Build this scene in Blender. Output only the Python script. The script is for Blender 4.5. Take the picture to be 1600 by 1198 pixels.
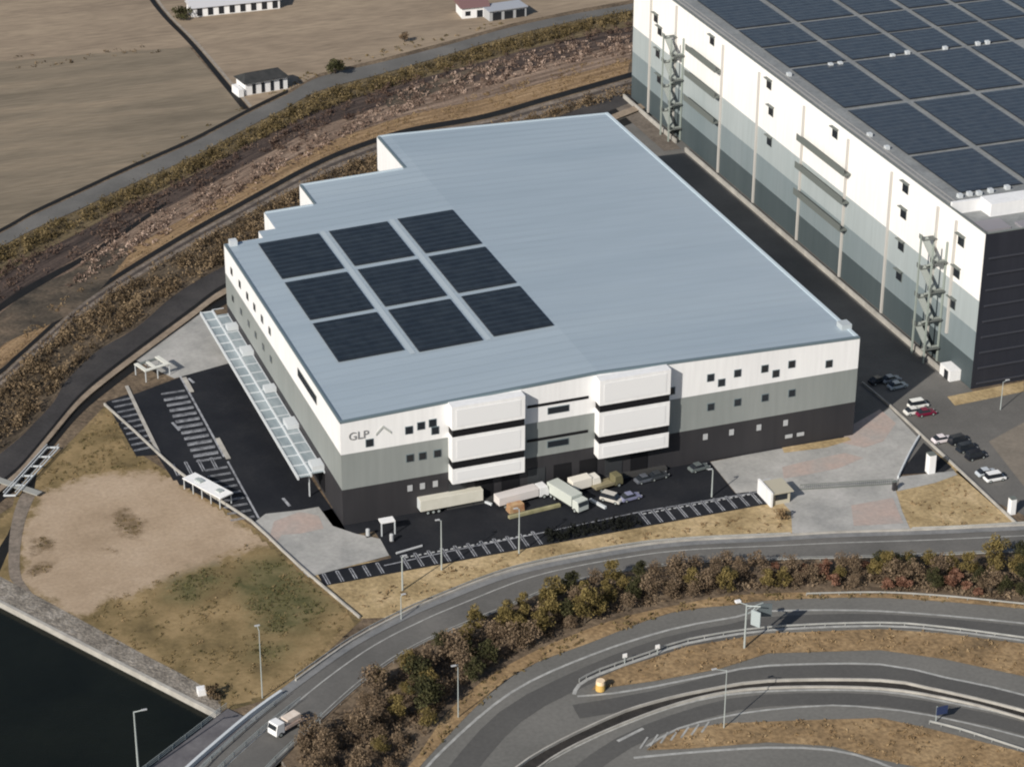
import bpy, bmesh, math, random
import numpy as np
from mathutils import Vector, Matrix
from mathutils.geometry import tessellate_polygon
random.seed(7); RNG = np.random.default_rng(11)
for o in list(bpy.data.objects): bpy.data.objects.remove(o)
S = bpy.context.scene; COL = S.collection; R = math.radians

# ---------------------------------------------------------------- camera
F, YAW, PIT, ROL = 3864.4, R(20.222), R(26.926), R(0.2506)
CAM = Vector((-110.721, -393.129, 237.281))
vd = Vector((math.sin(YAW)*math.cos(PIT), math.cos(YAW)*math.cos(PIT), -math.sin(PIT)))
vr = Vector((math.cos(YAW), -math.sin(YAW), 0)); vu = vr.cross(vd)
cr = vr*math.cos(ROL)+vu*math.sin(ROL); cu = vu*math.cos(ROL)-vr*math.sin(ROL)
cam = bpy.data.objects.new('camera', bpy.data.cameras.new('camera')); COL.objects.link(cam)
m = Matrix((cr, cu, -vd)).transposed().to_4x4(); m.translation = CAM; cam.matrix_world = m
cam.data.sensor_width = 36; cam.data.lens = F/1600*36; cam.data.clip_start = 5; cam.data.clip_end = 6000
S.camera = cam
S.render.resolution_x = 1024; S.render.resolution_y = 766
# ---------------------------------------------------------------- light
SUN_EL = R(31.5); SDIR = Vector((30.1, 20.1, 0)).normalized()      # the way the shadows fall
W = bpy.data.worlds.new('World'); S.world = W; W.use_nodes = True
nt = W.node_tree; bg = nt.nodes['Background']; sky = nt.nodes.new('ShaderNodeTexSky')
sky.sky_type = 'NISHITA'; sky.sun_disc = False; sky.sun_elevation = SUN_EL
sky.sun_rotation = math.atan2(-SDIR.x, -SDIR.y); sky.air_density = 1.0; sky.dust_density = 1.0
nt.links.new(sky.outputs[0], bg.inputs[0]); bg.inputs[1].default_value = 0.08
sl = bpy.data.lights.new('sun', 'SUN'); sl.energy = 4.9; sl.angle = R(0.5); sl.color = (1, .94, .85)
so = bpy.data.objects.new('sun', sl); COL.objects.link(so)
ld = (SDIR*math.cos(SUN_EL) - Vector((0, 0, math.sin(SUN_EL)))).normalized()
so.rotation_euler = ld.to_track_quat('-Z', 'Y').to_euler()
S.view_settings.view_transform = 'Standard'; S.view_settings.look = 'None'
S.view_settings.exposure = 0.0; S.view_settings.gamma = 1
S.render.engine = 'CYCLES'; S.cycles.filter_width = 2.1

# ---------------------------------------------------------------- helpers
def G(x, y, z=0.0):
    "the point of height z seen at pixel x, y of the 1600 px photograph"
    v = vd*F + cr*(x-800) - cu*(y-599)
    p = CAM + v*((z-CAM.z)/v.z); return Vector((p.x, p.y, z))
def W2(pts, z=0.0): return [G(x, y, z) for x, y in pts]
def ramp_node(nt, cols, pos=None):
    r = nt.nodes.new('ShaderNodeValToRGB'); e = r.color_ramp.elements
    n = len(cols); pos = pos or [i/(n-1) for i in range(n)]
    while len(e) < n: e.new(.5)
    for i, c in enumerate(cols): e[i].position = pos[i]; e[i].color = (*c, 1)
    return r
def mat(name, cols, rough=.8, scale=None, detail=6, pos=None, metal=0, fine=0, bump=0, stretch=(1, 1, 1), spec=.3, rot=0, fscale=1.2, warp=0):
    "noise mixed colours in world metres; cols one colour or a list"
    m = bpy.data.materials.new(name); m.use_nodes = True; nt = m.node_tree; b = nt.nodes['Principled BSDF']
    b.inputs['Roughness'].default_value = rough; b.inputs['Metallic'].default_value = metal
    b.inputs['Specular IOR Level'].default_value = spec
    if not isinstance(cols[0], (tuple, list)): cols = [cols]
    if len(cols) == 1 and not fine: b.inputs['Base Color'].default_value = (*cols[0], 1); return m
    g = nt.nodes.new('ShaderNodeNewGeometry'); mp = nt.nodes.new('ShaderNodeMapping')
    mp.inputs['Scale'].default_value = stretch; mp.inputs['Rotation'].default_value = (0, 0, rot)
    nt.links.new(g.outputs['Position'], mp.inputs[0])
    n1 = nt.nodes.new('ShaderNodeTexNoise'); n1.inputs['Scale'].default_value = scale or .1
    n1.inputs['Detail'].default_value = detail; n1.inputs['Roughness'].default_value = .62
    n1.inputs['Distortion'].default_value = warp
    nt.links.new(mp.outputs[0], n1.inputs[0])
    if len(cols) == 1: cols = [cols[0], cols[0]]
    rp = ramp_node(nt, cols, pos or [.32+.36*i/(len(cols)-1) for i in range(len(cols))])
    nt.links.new(n1.outputs[0], rp.inputs[0]); out = rp.outputs[0]
    n2 = nt.nodes.new('ShaderNodeTexNoise'); n2.inputs['Scale'].default_value = fscale; n2.inputs['Detail'].default_value = 4
    nt.links.new(mp.outputs[0], n2.inputs[0])
    if fine:
        mr = nt.nodes.new('ShaderNodeMapRange'); mr.inputs['From Min'].default_value = .3; mr.inputs['From Max'].default_value = .7
        mr.inputs['To Min'].default_value = 1-fine; mr.inputs['To Max'].default_value = 1+fine
        nt.links.new(n2.outputs[0], mr.inputs[0])
        mx = nt.nodes.new('ShaderNodeVectorMath'); mx.operation = 'SCALE'
        nt.links.new(out, mx.inputs[0]); nt.links.new(mr.outputs[0], mx.inputs['Scale']); out = mx.outputs[0]
    nt.links.new(out, b.inputs['Base Color'])
    if bump:
        bn = nt.nodes.new('ShaderNodeBump'); bn.inputs['Strength'].default_value = bump; bn.inputs['Distance'].default_value = .4
        nt.links.new(n2.outputs[0], bn.inputs['Height']); nt.links.new(bn.outputs[0], b.inputs['Normal'])
    return m
def streak(name, cols, along=.035, across=.55, fine=.25, rough=.95):
    "ground whose tones run along a ribbon (its UVs are metres along and across)"
    m = mat(name, cols, rough, 1.0, 6, fine=fine, bump=.4, fscale=1.3); nt = m.node_tree
    n1 = [n for n in nt.nodes if n.type == 'TEX_NOISE'][0]; uv = nt.nodes.new('ShaderNodeUVMap'); mp = nt.nodes.new('ShaderNodeMapping')
    mp.inputs['Scale'].default_value = (along, across, 1); nt.links.new(uv.outputs[0], mp.inputs[0]); nt.links.new(mp.outputs[0], n1.inputs[0]); n1.inputs['Roughness'].default_value = .7
    return m
def leafmat(name, cols, rough=.85):
    m = bpy.data.materials.new(name); m.use_nodes = True; nt = m.node_tree; b = nt.nodes['Principled BSDF']
    b.inputs['Roughness'].default_value = rough; b.inputs['Specular IOR Level'].default_value = .1
    a = nt.nodes.new('ShaderNodeAttribute'); a.attribute_name = 'rnd'
    r = ramp_node(nt, cols); nt.links.new(a.outputs['Fac'], r.inputs[0]); nt.links.new(r.outputs[0], b.inputs['Base Color'])
    return m

class MB:
    def __init__(s): s.v = []; s.f = []
    def add(s, vs, fs):
        k = len(s.v); s.v += [tuple(v) for v in vs]; s.f += [tuple(i+k for i in f) for f in fs]; return s
    def box(s, x0, x1, y0, y1, z0, z1):
        return s.add([(x0,y0,z0),(x1,y0,z0),(x1,y1,z0),(x0,y1,z0),(x0,y0,z1),(x1,y0,z1),(x1,y1,z1),(x0,y1,z1)],
                     [(3,2,1,0),(4,5,6,7),(0,1,5,4),(1,2,6,5),(2,3,7,6),(3,0,4,7)])
    def bar(s, a, b, w, h):
        "box beam from a to b, w wide, h high, its underside at the points"
        a = Vector(a); b = Vector(b); d = (b-a); n = Vector((-d.y, d.x, 0))
        n = n.normalized()*w/2 if n.length > 1e-6 else Vector((w/2, 0, 0)); u = Vector((0, 0, h))
        return s.add([a-n, a+n, b+n, b-n, a-n+u, a+n+u, b+n+u, b-n+u],
                     [(0,1,2,3),(7,6,5,4),(1,0,4,5),(2,1,5,6),(3,2,6,7),(0,3,7,4)])
    def tube(s, a, b, r0, r1=None, n=8):
        a = Vector(a); b = Vector(b); r1 = r0 if r1 is None else r1; d = (b-a).normalized()
        t = d.orthogonal().normalized(); q = d.cross(t); vs = []
        for c, r in ((a, r0), (b, r1)):
            for i in range(n):
                an = 2*math.pi*i/n; vs.append(c+(t*math.cos(an)+q*math.sin(an))*r)
        fs = [(i, (i+1) % n, n+(i+1) % n, n+i) for i in range(n)]+[tuple(range(n-1, -1, -1)), tuple(range(n, 2*n))]
        return s.add(vs, fs)
    def prism(s, pts, z0, z1):
        n = len(pts); tri = tessellate_polygon([[Vector((p[0], p[1], 0)) for p in pts]])
        vs = [(p[0], p[1], z0) for p in pts]+[(p[0], p[1], z1) for p in pts]
        fs = [(i, (i+1) % n, n+(i+1) % n, n+i) for i in range(n)]
        fs += [tuple(n+i for i in t) for t in tri]+[tuple(reversed(t)) for t in tri]
        return s.add(vs, fs)
    def profile(s, pts, y0, y1, y0b=None, y1b=None):
        "side outline (x,z) swept across y; points with index in the upper half may be narrowed by the caller"
        n = len(pts); vs = [(x, y0, z) for x, z in pts]+[(x, y1, z) for x, z in pts]
        fs = [(i, (i+1) % n, n+(i+1) % n, n+i) for i in range(n)]+[tuple(range(n-1, -1, -1)), tuple(range(n, 2*n))]
        return s.add(vs, fs)
    def build(s, name, m, parent=None, bevel=0, smooth=False):
        me = bpy.data.meshes.new(name); me.from_pydata(s.v, [], s.f); me.update()
        bm = bmesh.new(); bm.from_mesh(me); bmesh.ops.recalc_face_normals(bm, faces=bm.faces); bm.to_mesh(me); bm.free()
        me.materials.append(m); o = bpy.data.objects.new(name, me); COL.objects.link(o)
        if smooth:
            for p in me.polygons: p.use_smooth = True
        if bevel:
            b = o.modifiers.new('b', 'BEVEL'); b.width = bevel; b.segments = 2; b.limit_method = 'ANGLE'
        if parent: o.parent = parent
        return o
def tag(o, label, cat, group=None):
    o['label'] = label; o['category'] = cat
    if group: o['group'] = group
    return o
def struct(o): o['kind'] = 'structure'; return o
def stuff(o, label=None, cat=None):
    o['kind'] = 'stuff'
    if label: o['label'] = label; o['category'] = cat
    return o
def thing(name, label, cat, loc=(0, 0, 0), rz=0, group=None):
    o = bpy.data.objects.new(name, None); COL.objects.link(o); o.location = loc; o.rotation_euler = (0, 0, rz)
    o.empty_display_size = .5
    return tag(o, label, cat, group)
def dup(root, loc, rz, label=None, sc=1):
    r = root.copy(); COL.objects.link(r); r.location = loc; r.rotation_euler = (0, 0, rz); r.scale = (sc, sc, sc)
    if label: r['label'] = label
    for ch in [c for c in COL.objects if c.parent is root]:
        c = ch.copy(); COL.objects.link(c); c.parent = r
        for g in [k for k in COL.objects if k.parent is ch]:
            d = g.copy(); COL.objects.link(d); d.parent = c
    return r
def spline(pts, step=3.0, closed=False):
    "smooth world polyline through the points"
    P = [Vector(p) for p in pts]; out = []
    n = len(P)
    for i in range(n-1):
        a = P[max(i-1, 0)]; b = P[i]; c = P[i+1]; d = P[min(i+2, n-1)]
        k = max(2, int((c-b).length/step))
        for j in range(k):
            t = j/k
            out.append(.5*((2*b)+(c-a)*t+(2*a-5*b+4*c-d)*t*t+(3*b-a-3*c+d)*t**3))
    out.append(P[-1]); return out
def resample(P, n):
    L = [0]
    for a, b in zip(P, P[1:]): L.append(L[-1]+(b-a).length)
    out = []; j = 0
    for i in range(n):
        s = L[-1]*i/(n-1)
        while j < len(P)-2 and L[j+1] < s: j += 1
        t = (s-L[j])/max(1e-9, L[j+1]-L[j]); out.append(P[j].lerp(P[j+1], min(1, t)))
    return out
def ribbon(name, U, D, z, m, n=90, z2=None):
    "surface between two pixel polylines"
    u = resample(spline(W2(U)), n); d = resample(spline(W2(D)), n); z2 = z if z2 is None else z2
    vs = [(p.x, p.y, z) for p in u]+[(p.x, p.y, z2) for p in d]
    o = MB().add(vs, [(i, i+1, n+i+1, n+i) for i in range(n-1)]).build(name, m)
    L = [0]
    for a, b in zip(u, u[1:]): L.append(L[-1]+(b-a).length)
    uv = o.data.uv_layers.new(name='UVMap')
    for lp in o.data.loops:
        k = lp.vertex_index; uv.data[lp.index].uv = (L[k % n], 0 if k < n else (u[k-n]-d[k-n]).length)
    return o
def sheet(name, pts, z, m, px=True):
    p = W2(pts) if px else [Vector((a, b, 0)) for a, b in pts]
    t = tessellate_polygon([p]); return MB().add([(q.x, q.y, z) for q in p], t).build(name, m)
def offs(P, d):
    out = []
    for i, p in enumerate(P):
        t = (P[min(i+1, len(P)-1)]-P[max(i-1, 0)]); t.z = 0; t.normalize(); out.append(p+Vector((-t.y, t.x, 0))*d)
    return out
def line(mb, P, w, z, dash=None):
    "painted line of width w along world points"
    a = offs(P, w/2); b = offs(P, -w/2); acc = 0
    for i in range(len(P)-1):
        acc += (P[i+1]-P[i]).length
        if dash and (acc % (dash[0]+dash[1])) > dash[0]: continue
        mb.add([(a[i].x, a[i].y, z), (a[i+1].x, a[i+1].y, z), (b[i+1].x, b[i+1].y, z), (b[i].x, b[i].y, z)], [(0, 1, 2, 3)])
    return mb
def wall(P, w, h, z=0):
    mb = MB(); a = offs(P, w/2); b = offs(P, -w/2); n = len(P); vs = []
    for q, zz in ((a, z), (b, z), (b, z+h), (a, z+h)): vs += [(p.x, p.y, zz) for p in q]
    fs = []
    for k in range(4):
        for i in range(n-1): fs.append((k*n+i, k*n+i+1, ((k+1) % 4)*n+i+1, ((k+1) % 4)*n+i))
    fs += [(0, n, 2*n, 3*n), (n-1, 2*n-1, 3*n-1, 4*n-1)]
    return mb.add(vs, fs)
def rail(P, h=.75, post=3.0, z=0, beam=.32, w=.09):
    mb = wall(P, w, beam, z+h-beam); acc = post
    for i in range(len(P)-1):
        acc += (P[i+1]-P[i]).length
        if acc >= post:
            acc = 0; p = P[i]; mb.box(p.x-.06, p.x+.06, p.y-.06, p.y+.06, z, z+h-.05)
    return mb
def railing(P, h=1.1, post=2.0, z=0, bars=3, r=.05):
    mb = MB()
    for k in range(bars):
        mb.v, mb.f = mb.v, mb.f; zz = z+h*(k+1)/bars-.08; q = wall(P, r*1.4, r*1.6, zz); mb.add(q.v, q.f)
    acc = post
    for i in range(len(P)-1):
        acc += (P[i+1]-P[i]).length
        if acc >= post: acc = 0; p = P[i]; mb.box(p.x-r, p.x+r, p.y-r, p.y+r, z, z+h)
    return mb
# --- leaf and tuft clouds
def quadmesh(name, V, rnd, m):
    n = len(V); me = bpy.data.meshes.new(name); me.vertices.add(n*4); me.vertices.foreach_set('co', V.reshape(-1).astype(np.float32))
    me.loops.add(n*4); me.loops.foreach_set('vertex_index', np.arange(n*4, dtype=np.int32))
    me.polygons.add(n); me.polygons.foreach_set('loop_start', np.arange(0, n*4, 4, dtype=np.int32))
    me.update(calc_edges=True); a = me.attributes.new('rnd', 'FLOAT', 'FACE'); a.data.foreach_set('value', rnd.astype(np.float32))
    me.materials.append(m); return me
def leaves(C, size, up=.3, rng=RNG):
    "randomly turned quads about the centres C (n,3)"
    n = len(C); size = np.broadcast_to(size, (n,))
    a = rng.normal(size=(n, 3)); a /= np.linalg.norm(a, axis=1)[:, None]
    b = rng.normal(size=(n, 3)); b[:, 2] += up*3; b -= a*np.sum(a*b, 1)[:, None]; b /= np.linalg.norm(b, axis=1)[:, None]
    asp = rng.uniform(.35, .8, n)
    A = a*(size*asp)[:, None]*.5; B = b*size[:, None]*.5
    return np.stack([C-A-B, C+A-B, C+A*.6+B, C-A*.6+B], 1)
def inpoly(x, y, P):
    c = np.zeros(len(x), bool); n = len(P)
    for i in range(n):
        x0, y0 = P[i]; x1, y1 = P[(i+1) % n]
        k = ((y0 > y) != (y1 > y)) & (x < (x1-x0)*(y-y0)/((y1-y0) if y1 != y0 else 1e-9)+x0); c ^= k
    return c
def sample(pts, dens, px=True):
    P = [(p.x, p.y) for p in W2(pts)] if px else pts
    A = np.array(P); lo = A.min(0); hi = A.max(0); n = int((hi-lo).prod()*dens)
    x = RNG.uniform(lo[0], hi[0], n); y = RNG.uniform(lo[1], hi[1], n); k = inpoly(x, y, P); return x[k], y[k]
TANG = math.atan2(*(G(400,305)-G(100,505)).yx)
def clumpnoise(x, y, s, seed=0, an=1):
    if an > 1:
        c, q = math.cos(TANG), math.sin(TANG); x, y = (x*c+y*q)/an, (-x*q+y*c)
    r = np.random.default_rng(seed); v = np.zeros(len(x))
    for i in range(7):
        a = r.uniform(0, 6.28); f = r.uniform(.6, 2.4)/s; v += np.sin((x*np.cos(a)+y*np.sin(a))*f*6.28+r.uniform(0, 6.28))
    return v/7
def tufts(name, polys, dens, rad, h, per, leaf, m, label, cat, clump=8, keep=-.2, z0=0, px=True, an=1):
    "uncountable ground growth: low clumps of small blades inside the polygons"
    Vs = []; Rn = []
    for pts in polys:
        x, y = sample(pts, dens, px); k = clumpnoise(x, y, clump, 5, an)+RNG.normal(0, .12, len(x)) > keep; x = x[k]; y = y[k]
        n = len(x)
        if not n: continue
        rr = RNG.uniform(rad*.5, rad*1.3, n); hh = RNG.uniform(h*.4, h*1.25, n); base = np.clip(.5+.42*clumpnoise(x, y, clump*.8, 9, an)*1.6+RNG.normal(0, .17, n), 0, 1)
        X = np.repeat(x, per); Y = np.repeat(y, per); r2 = np.repeat(rr, per); h2 = np.repeat(hh, per); N = n*per
        th = RNG.uniform(0, 6.283, N); q = np.sqrt(RNG.uniform(0, 1, N)); zz = RNG.uniform(.1, 1, N)*np.sqrt(np.clip(1-q*q*.8, 0, 1))*h2
        C = np.stack([X+np.cos(th)*q*r2, Y+np.sin(th)*q*r2, z0+zz], 1)
        Vs.append(leaves(C, RNG.uniform(leaf*.6, leaf*1.3, N))); Rn.append(np.clip(np.repeat(base, per)+RNG.normal(0, .1, N), 0, 1))
    me = quadmesh(name, np.concatenate(Vs), np.concatenate(Rn), m); o = bpy.data.objects.new(name, me); COL.objects.link(o)
    return stuff(o, label, cat)

# ---------------------------------------------------------------- materials
A_ = {}
A_['field'] = mat('field_soil', [(.21,.163,.118), (.27,.211,.152), (.32,.252,.18)], .95, .05, 8, stretch=(.35, 1.6, 1), fine=.16, bump=.3, fscale=.5, rot=R(-8))
A_['fieldb'] = mat('field_stubble', [(.15,.124,.09), (.205,.168,.122), (.265,.211,.15)], .95, .045, 9, stretch=(.25, 1.9, 1), fine=.16, bump=.3, fscale=.6, rot=R(-8), warp=.3)
A_['earth'] = mat('corridor_earth', [(.07,.052,.036), (.135,.10,.068), (.20,.15,.10)], .95, .12, 9, fine=.35, bump=.6, fscale=1.0)
A_['sand'] = mat('bare_sand', [(.30,.225,.155), (.39,.295,.21), (.44,.335,.24)], .95, .06, 7, fine=.08, bump=.15, fscale=.6)
A_['drygrass'] = mat('dry_grass_ground', [(.09,.072,.034), (.20,.145,.07), (.30,.21,.115)], .95, .09, 9, fine=.3, bump=.5, fscale=1.0)
A_['verge'] = mat('straw_verge', [(.22,.16,.08), (.38,.285,.155), (.50,.38,.225)], .95, .12, 8, fine=.22, bump=.4)
A_['orange'] = mat('orange_grass', [(.15,.105,.058), (.26,.175,.092), (.35,.245,.135)], .95, .12, 8, fine=.3, bump=.4)
A_['asph'] = mat('worn_asphalt', [(.10,.097,.092), (.13,.126,.119), (.165,.158,.148)], .85, .05, 7, fine=.08, fscale=2)
A_['asphd'] = mat('dark_track_asphalt', [(.030,.028,.028), (.045,.042,.042), (.062,.057,.055)], .85, .07, 7, fine=.15, fscale=1.5)
A_['new'] = mat('new_asphalt', [(.010,.0115,.016), (.015,.0165,.021), (.023,.024,.028)], .8, .09, 7, fine=.14, fscale=1.5, spec=.2)
A_['road'] = mat('ring_road_asphalt', [(.125,.122,.113), (.152,.148,.137), (.178,.172,.158)], .85, .03, 7, fine=.1, fscale=1.4, stretch=(1, 1, 1))
A_['conc'] = mat('concrete_paving', [(.27,.27,.262), (.35,.345,.33), (.42,.41,.395)], .85, .12, 7, fine=.08)
A_['pink'] = mat('pinkish_concrete', [(.34,.315,.295), (.42,.325,.285)], .85, .15, 7, fine=.08)
A_['kerb'] = mat('pale_kerb', [(.30,.285,.26), (.46,.44,.40)], .85, .3, 5)
A_['rock'] = mat('revetment_stone', [(.13,.115,.098), (.22,.195,.165), (.31,.28,.245)], .9, .35, 8, fine=.3, bump=.8, fscale=1.6)
A_['rail'] = mat('galvanised_rail', [(.36,.37,.36), (.5,.5,.48)], .5, .5, 4, metal=.3)
A_['paint'] = mat('road_paint', [(.26,.26,.25), (.44,.44,.42)], .7, .6, 6)
A_['bpaint'] = mat('stall_paint', [(.14,.145,.16), (.42,.43,.46)], .7, .8, 6)
A_['white'] = mat('white_cladding', [(.76,.76,.765), (.82,.82,.82)], .6, .12, 5, fine=.045, fscale=1.1, stretch=(1, 1, .09))
A_['grey'] = mat('grey_cladding', [(.225,.245,.238), (.265,.282,.275)], .6, .1, 5, fine=.045, fscale=1.1, stretch=(1, 1, .09))
A_['dark'] = mat('charcoal_cladding', [(.026,.026,.03), (.042,.040,.043)], .6, .1, 5, fine=.045, fscale=1.1, stretch=(1, 1, .09))
A_['roof'] = mat('blue_grey_metal_roof', [(.355,.425,.48), (.385,.455,.51), (.41,.48,.53)], .42, .05, 6, stretch=(.16, 1.2, 1), fine=.025, fscale=.5, metal=.15, spec=.4)
A_['rooftrim'] = mat('roof_trim_grey', (.16,.21,.235), .5, metal=.2)
A_['rooftrimp'] = mat('roof_trim_pale', (.50,.58,.63), .5)
A_['glass'] = mat('dark_glass', (.02,.024,.03), .15, spec=.5)
A_['black'] = mat('recess_black', (.006,.006,.008), .7)
A_['vent'] = mat('pale_vent', (.42,.43,.44), .5)
A_['ledge'] = mat('ledge_grey_green', (.14,.155,.145), .6)
A_['b1'] = mat('big_pale_cladding', [(.84,.82,.79), (.86,.845,.825)], .6, .08, 5, fine=.045, fscale=1.1, stretch=(1, 1, .09))
A_['b2'] = mat('big_light_grey', [(.345,.39,.395), (.39,.43,.435)], .6, .08, 5, fine=.045, fscale=1.1, stretch=(1, 1, .09))
A_['b3'] = mat('big_mid_grey', [(.19,.235,.25), (.225,.265,.28)], .6, .08, 5, fine=.045, fscale=1.1, stretch=(1, 1, .09))
A_['b4'] = mat('big_slate', [(.055,.074,.082), (.075,.095,.102)], .6, .08, 5, fine=.045, fscale=1.1, stretch=(1, 1, .09))
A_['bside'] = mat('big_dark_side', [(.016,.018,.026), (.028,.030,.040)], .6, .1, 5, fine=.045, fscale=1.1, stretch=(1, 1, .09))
A_['broof'] = mat('big_roof_grey', [(.19,.20,.205), (.26,.27,.27)], .7, .15, 6, fine=.1)
A_['pipe'] = mat('downpipe_grey', (.5,.48,.45), .6)
A_['landing'] = mat('landing_steel', (.12,.13,.125), .6); A_['flight'] = mat('flight_steel', (.30,.325,.305), .6)
A_['steel'] = mat('pale_green_steel', (.30,.34,.31), .6)
A_['frame'] = mat('panel_frame', (.06,.07,.085), .5, metal=.4)
A_['canopy'] = mat('canopy_sheet', [(.20,.245,.27), (.36,.41,.43)], .5, .25, 6, stretch=(2, .5, 1), spec=.4)
A_['beam'] = mat('white_steel_beam', (.56,.59,.61), .5)
A_['water'] = mat('canal_water', [(.006,.0075,.006), (.010,.012,.009)], .16, .05, 6, bump=.12, fscale=.6, spec=.12)
A_['pond'] = mat('pond_flat', [(.040,.035,.029), (.085,.069,.052), (.16,.12,.085)], .85, .12, 8, spec=.2, fine=.3)
A_['ditch'] = mat('ditch_black', [(.006,.006,.006), (.014,.012,.010)], .7, .2)
A_['tyre'] = mat('tyre_rubber', (.012,.012,.012), .8)
A_['cream'] = mat('cream_trailer', [(.58,.56,.48), (.66,.64,.56)], .5, .4)
A_['yellow'] = mat('yellow_plastic', (.62,.40,.12), .5)
A_['lampgrey'] = mat('lamp_grey', (.42,.46,.45), .5, metal=.2)
A_['bark'] = mat('bark', [(.05,.038,.028), (.12,.095,.07)], .9, 1.5)
def solar(name, c1, c2):
    m = bpy.data.materials.new(name); m.use_nodes = True; nt = m.node_tree; b = nt.nodes['Principled BSDF']
    b.inputs['Roughness'].default_value = .3; b.inputs['Specular IOR Level'].default_value = .35
    g = nt.nodes.new('ShaderNodeNewGeometry'); n = nt.nodes.new('ShaderNodeTexNoise'); n.inputs['Scale'].default_value = .45; n.inputs['Detail'].default_value = 5
    nt.links.new(g.outputs['Position'], n.inputs[0]); r = ramp_node(nt, [c1, c2], [.35, .65]); nt.links.new(n.outputs[0], r.inputs[0]); nt.links.new(r.outputs[0], b.inputs['Base Color'])
    return m
A_['solar'] = solar('solar_glass_dark', (.014,.018,.024), (.024,.030,.037))
A_['solarb'] = solar('solar_glass_blue', (.036,.045,.060), (.056,.066,.080))
def paint(c, rough=.3):
    return mat('vehicle_paint', c, rough, spec=.5)
L_ = {}
L_['reed'] = leafmat('dry_reed', [(.06,.04,.033), (.15,.105,.083), (.29,.21,.165), (.46,.35,.285)])
L_['scrub'] = leafmat('winter_scrub', [(.035,.026,.017), (.10,.072,.043), (.18,.13,.08), (.26,.19,.115)])
L_['purple'] = leafmat('bare_twigs', [(.045,.03,.026), (.105,.07,.055), (.17,.12,.09)])
L_['olive'] = leafmat('olive_hedge', [(.04,.032,.016), (.12,.09,.042), (.22,.165,.085)])
L_['grass'] = leafmat('tall_grass', [(.08,.072,.030), (.13,.10,.048), (.19,.14,.07), (.27,.195,.11)])
L_['green'] = leafmat('green_grass', [(.058,.064,.026), (.095,.092,.040), (.15,.13,.06)])
L_['straw'] = leafmat('straw', [(.14,.095,.052), (.23,.16,.088), (.33,.24,.14)])
L_['twig'] = leafmat('brown_twigs', [(.06,.042,.028), (.155,.112,.074), (.26,.195,.13)])
L_['stone'] = leafmat('rubble', [(.10,.08,.07), (.24,.18,.145), (.40,.31,.255)])
L_['olv'] = leafmat('olive_foliage', [(.04,.034,.013), (.145,.112,.042), (.26,.20,.08)])
L_['grn'] = leafmat('dark_green_foliage', [(.018,.020,.011), (.05,.050,.023), (.095,.09,.043)])
L_['brn'] = leafmat('brown_twiggy_foliage', [(.06,.043,.028), (.16,.115,.075), (.27,.20,.135)])
L_['red'] = leafmat('russet_foliage', [(.07,.033,.022), (.20,.10,.066), (.32,.19,.135)])

# ================================================================= GROUND
quay = W2([(10, 945), (345, 1117)]); e0 = quay[0]+(quay[0]-quay[1])*1.2
under = W2([(430, 1172), (480, 1245), (600, 1420)])
gp = [(-1500, 120), (e0.x, e0.y), (quay[0].x, quay[0].y), (quay[1].x, quay[1].y)]+[(p.x, p.y) for p in under]+[(60, -1500), (1800, -1500), (1800, 2500), (-1500, 2500)]
struct(sheet('ground', gp, 0, A_['earth'], px=False))
struct(MB().add([(-1500,-1500,-.9), (600,-1500,-.9), (600,400,-.9), (-1500,400,-.9)], [(0,1,2,3)]).build('water', A_['water']))
qp = [Vector((e0.x, e0.y, 0)), quay[0], quay[1]]
struct(wall(spline(qp, 6), .7, 4.2, -4).build('quay_wall', A_['kerb']))
struct(wall(spline([quay[1]+Vector((.3,-.3,0))]+under, 6), .6, 3.9, -4).build('canal_bank_wall', A_['rock']))
def topix(p):
    v = Vector(p)-CAM; w_ = v.dot(vd); return 800+F*v.dot(cr)/w_, 599-F*v.dot(cu)/w_
# --- fields beyond the outer road
U1 = [(-200,470),(0,366),(50,338),(125,303),(200,268),(300,224),(400,172),(450,148),(500,121),(600,97),(700,71),(800,43),(900,22),(1000,4),(1200,-40)]
D1 = [(-200,492),(0,387),(50,360),(125,327),(200,291),(300,246),(400,193),(450,168),(500,142),(600,115),(700,86),(800,56),(900,33),(1000,14),(1200,-28)]
struct(sheet('field', [(-300,-220),(160,-120),(240,10),(383,174)]+[(x, y-3) for x, y in reversed(U1[1:6])]+[(-200,462)], .02, A_['fieldb']))
struct(sheet('upper_field', [(-300,-220),(160,-120),(240,10),(300,74),(200,80),(100,88),(10,96),(-200,105)], .03, A_['field']))
struct(sheet('right_field', [(175,-120),(252,8),(392,172),(400,166),(450,142),(500,115),(600,91),(700,65),(800,37),(900,16),(1000,-2),(1250,-60),(1100,-220),(300,-220)], .02, A_['field']))
struct(ribbon('field_ditch', [(160,-120),(236,4),(300,74),(379,172)], [(168,-118),(244,4),(308,73),(389,170)], .05, A_['ditch'], 30))
struct(ribbon('farm_path', [(170,-118),(246,4),(310,73),(390,168)], [(176,-116),(251,4),(315,73),(394,166)], .05, mat('path_dirt', [(.24,.21,.18), (.34,.30,.25)], .95, .3, fine=.15), 30))
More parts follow.
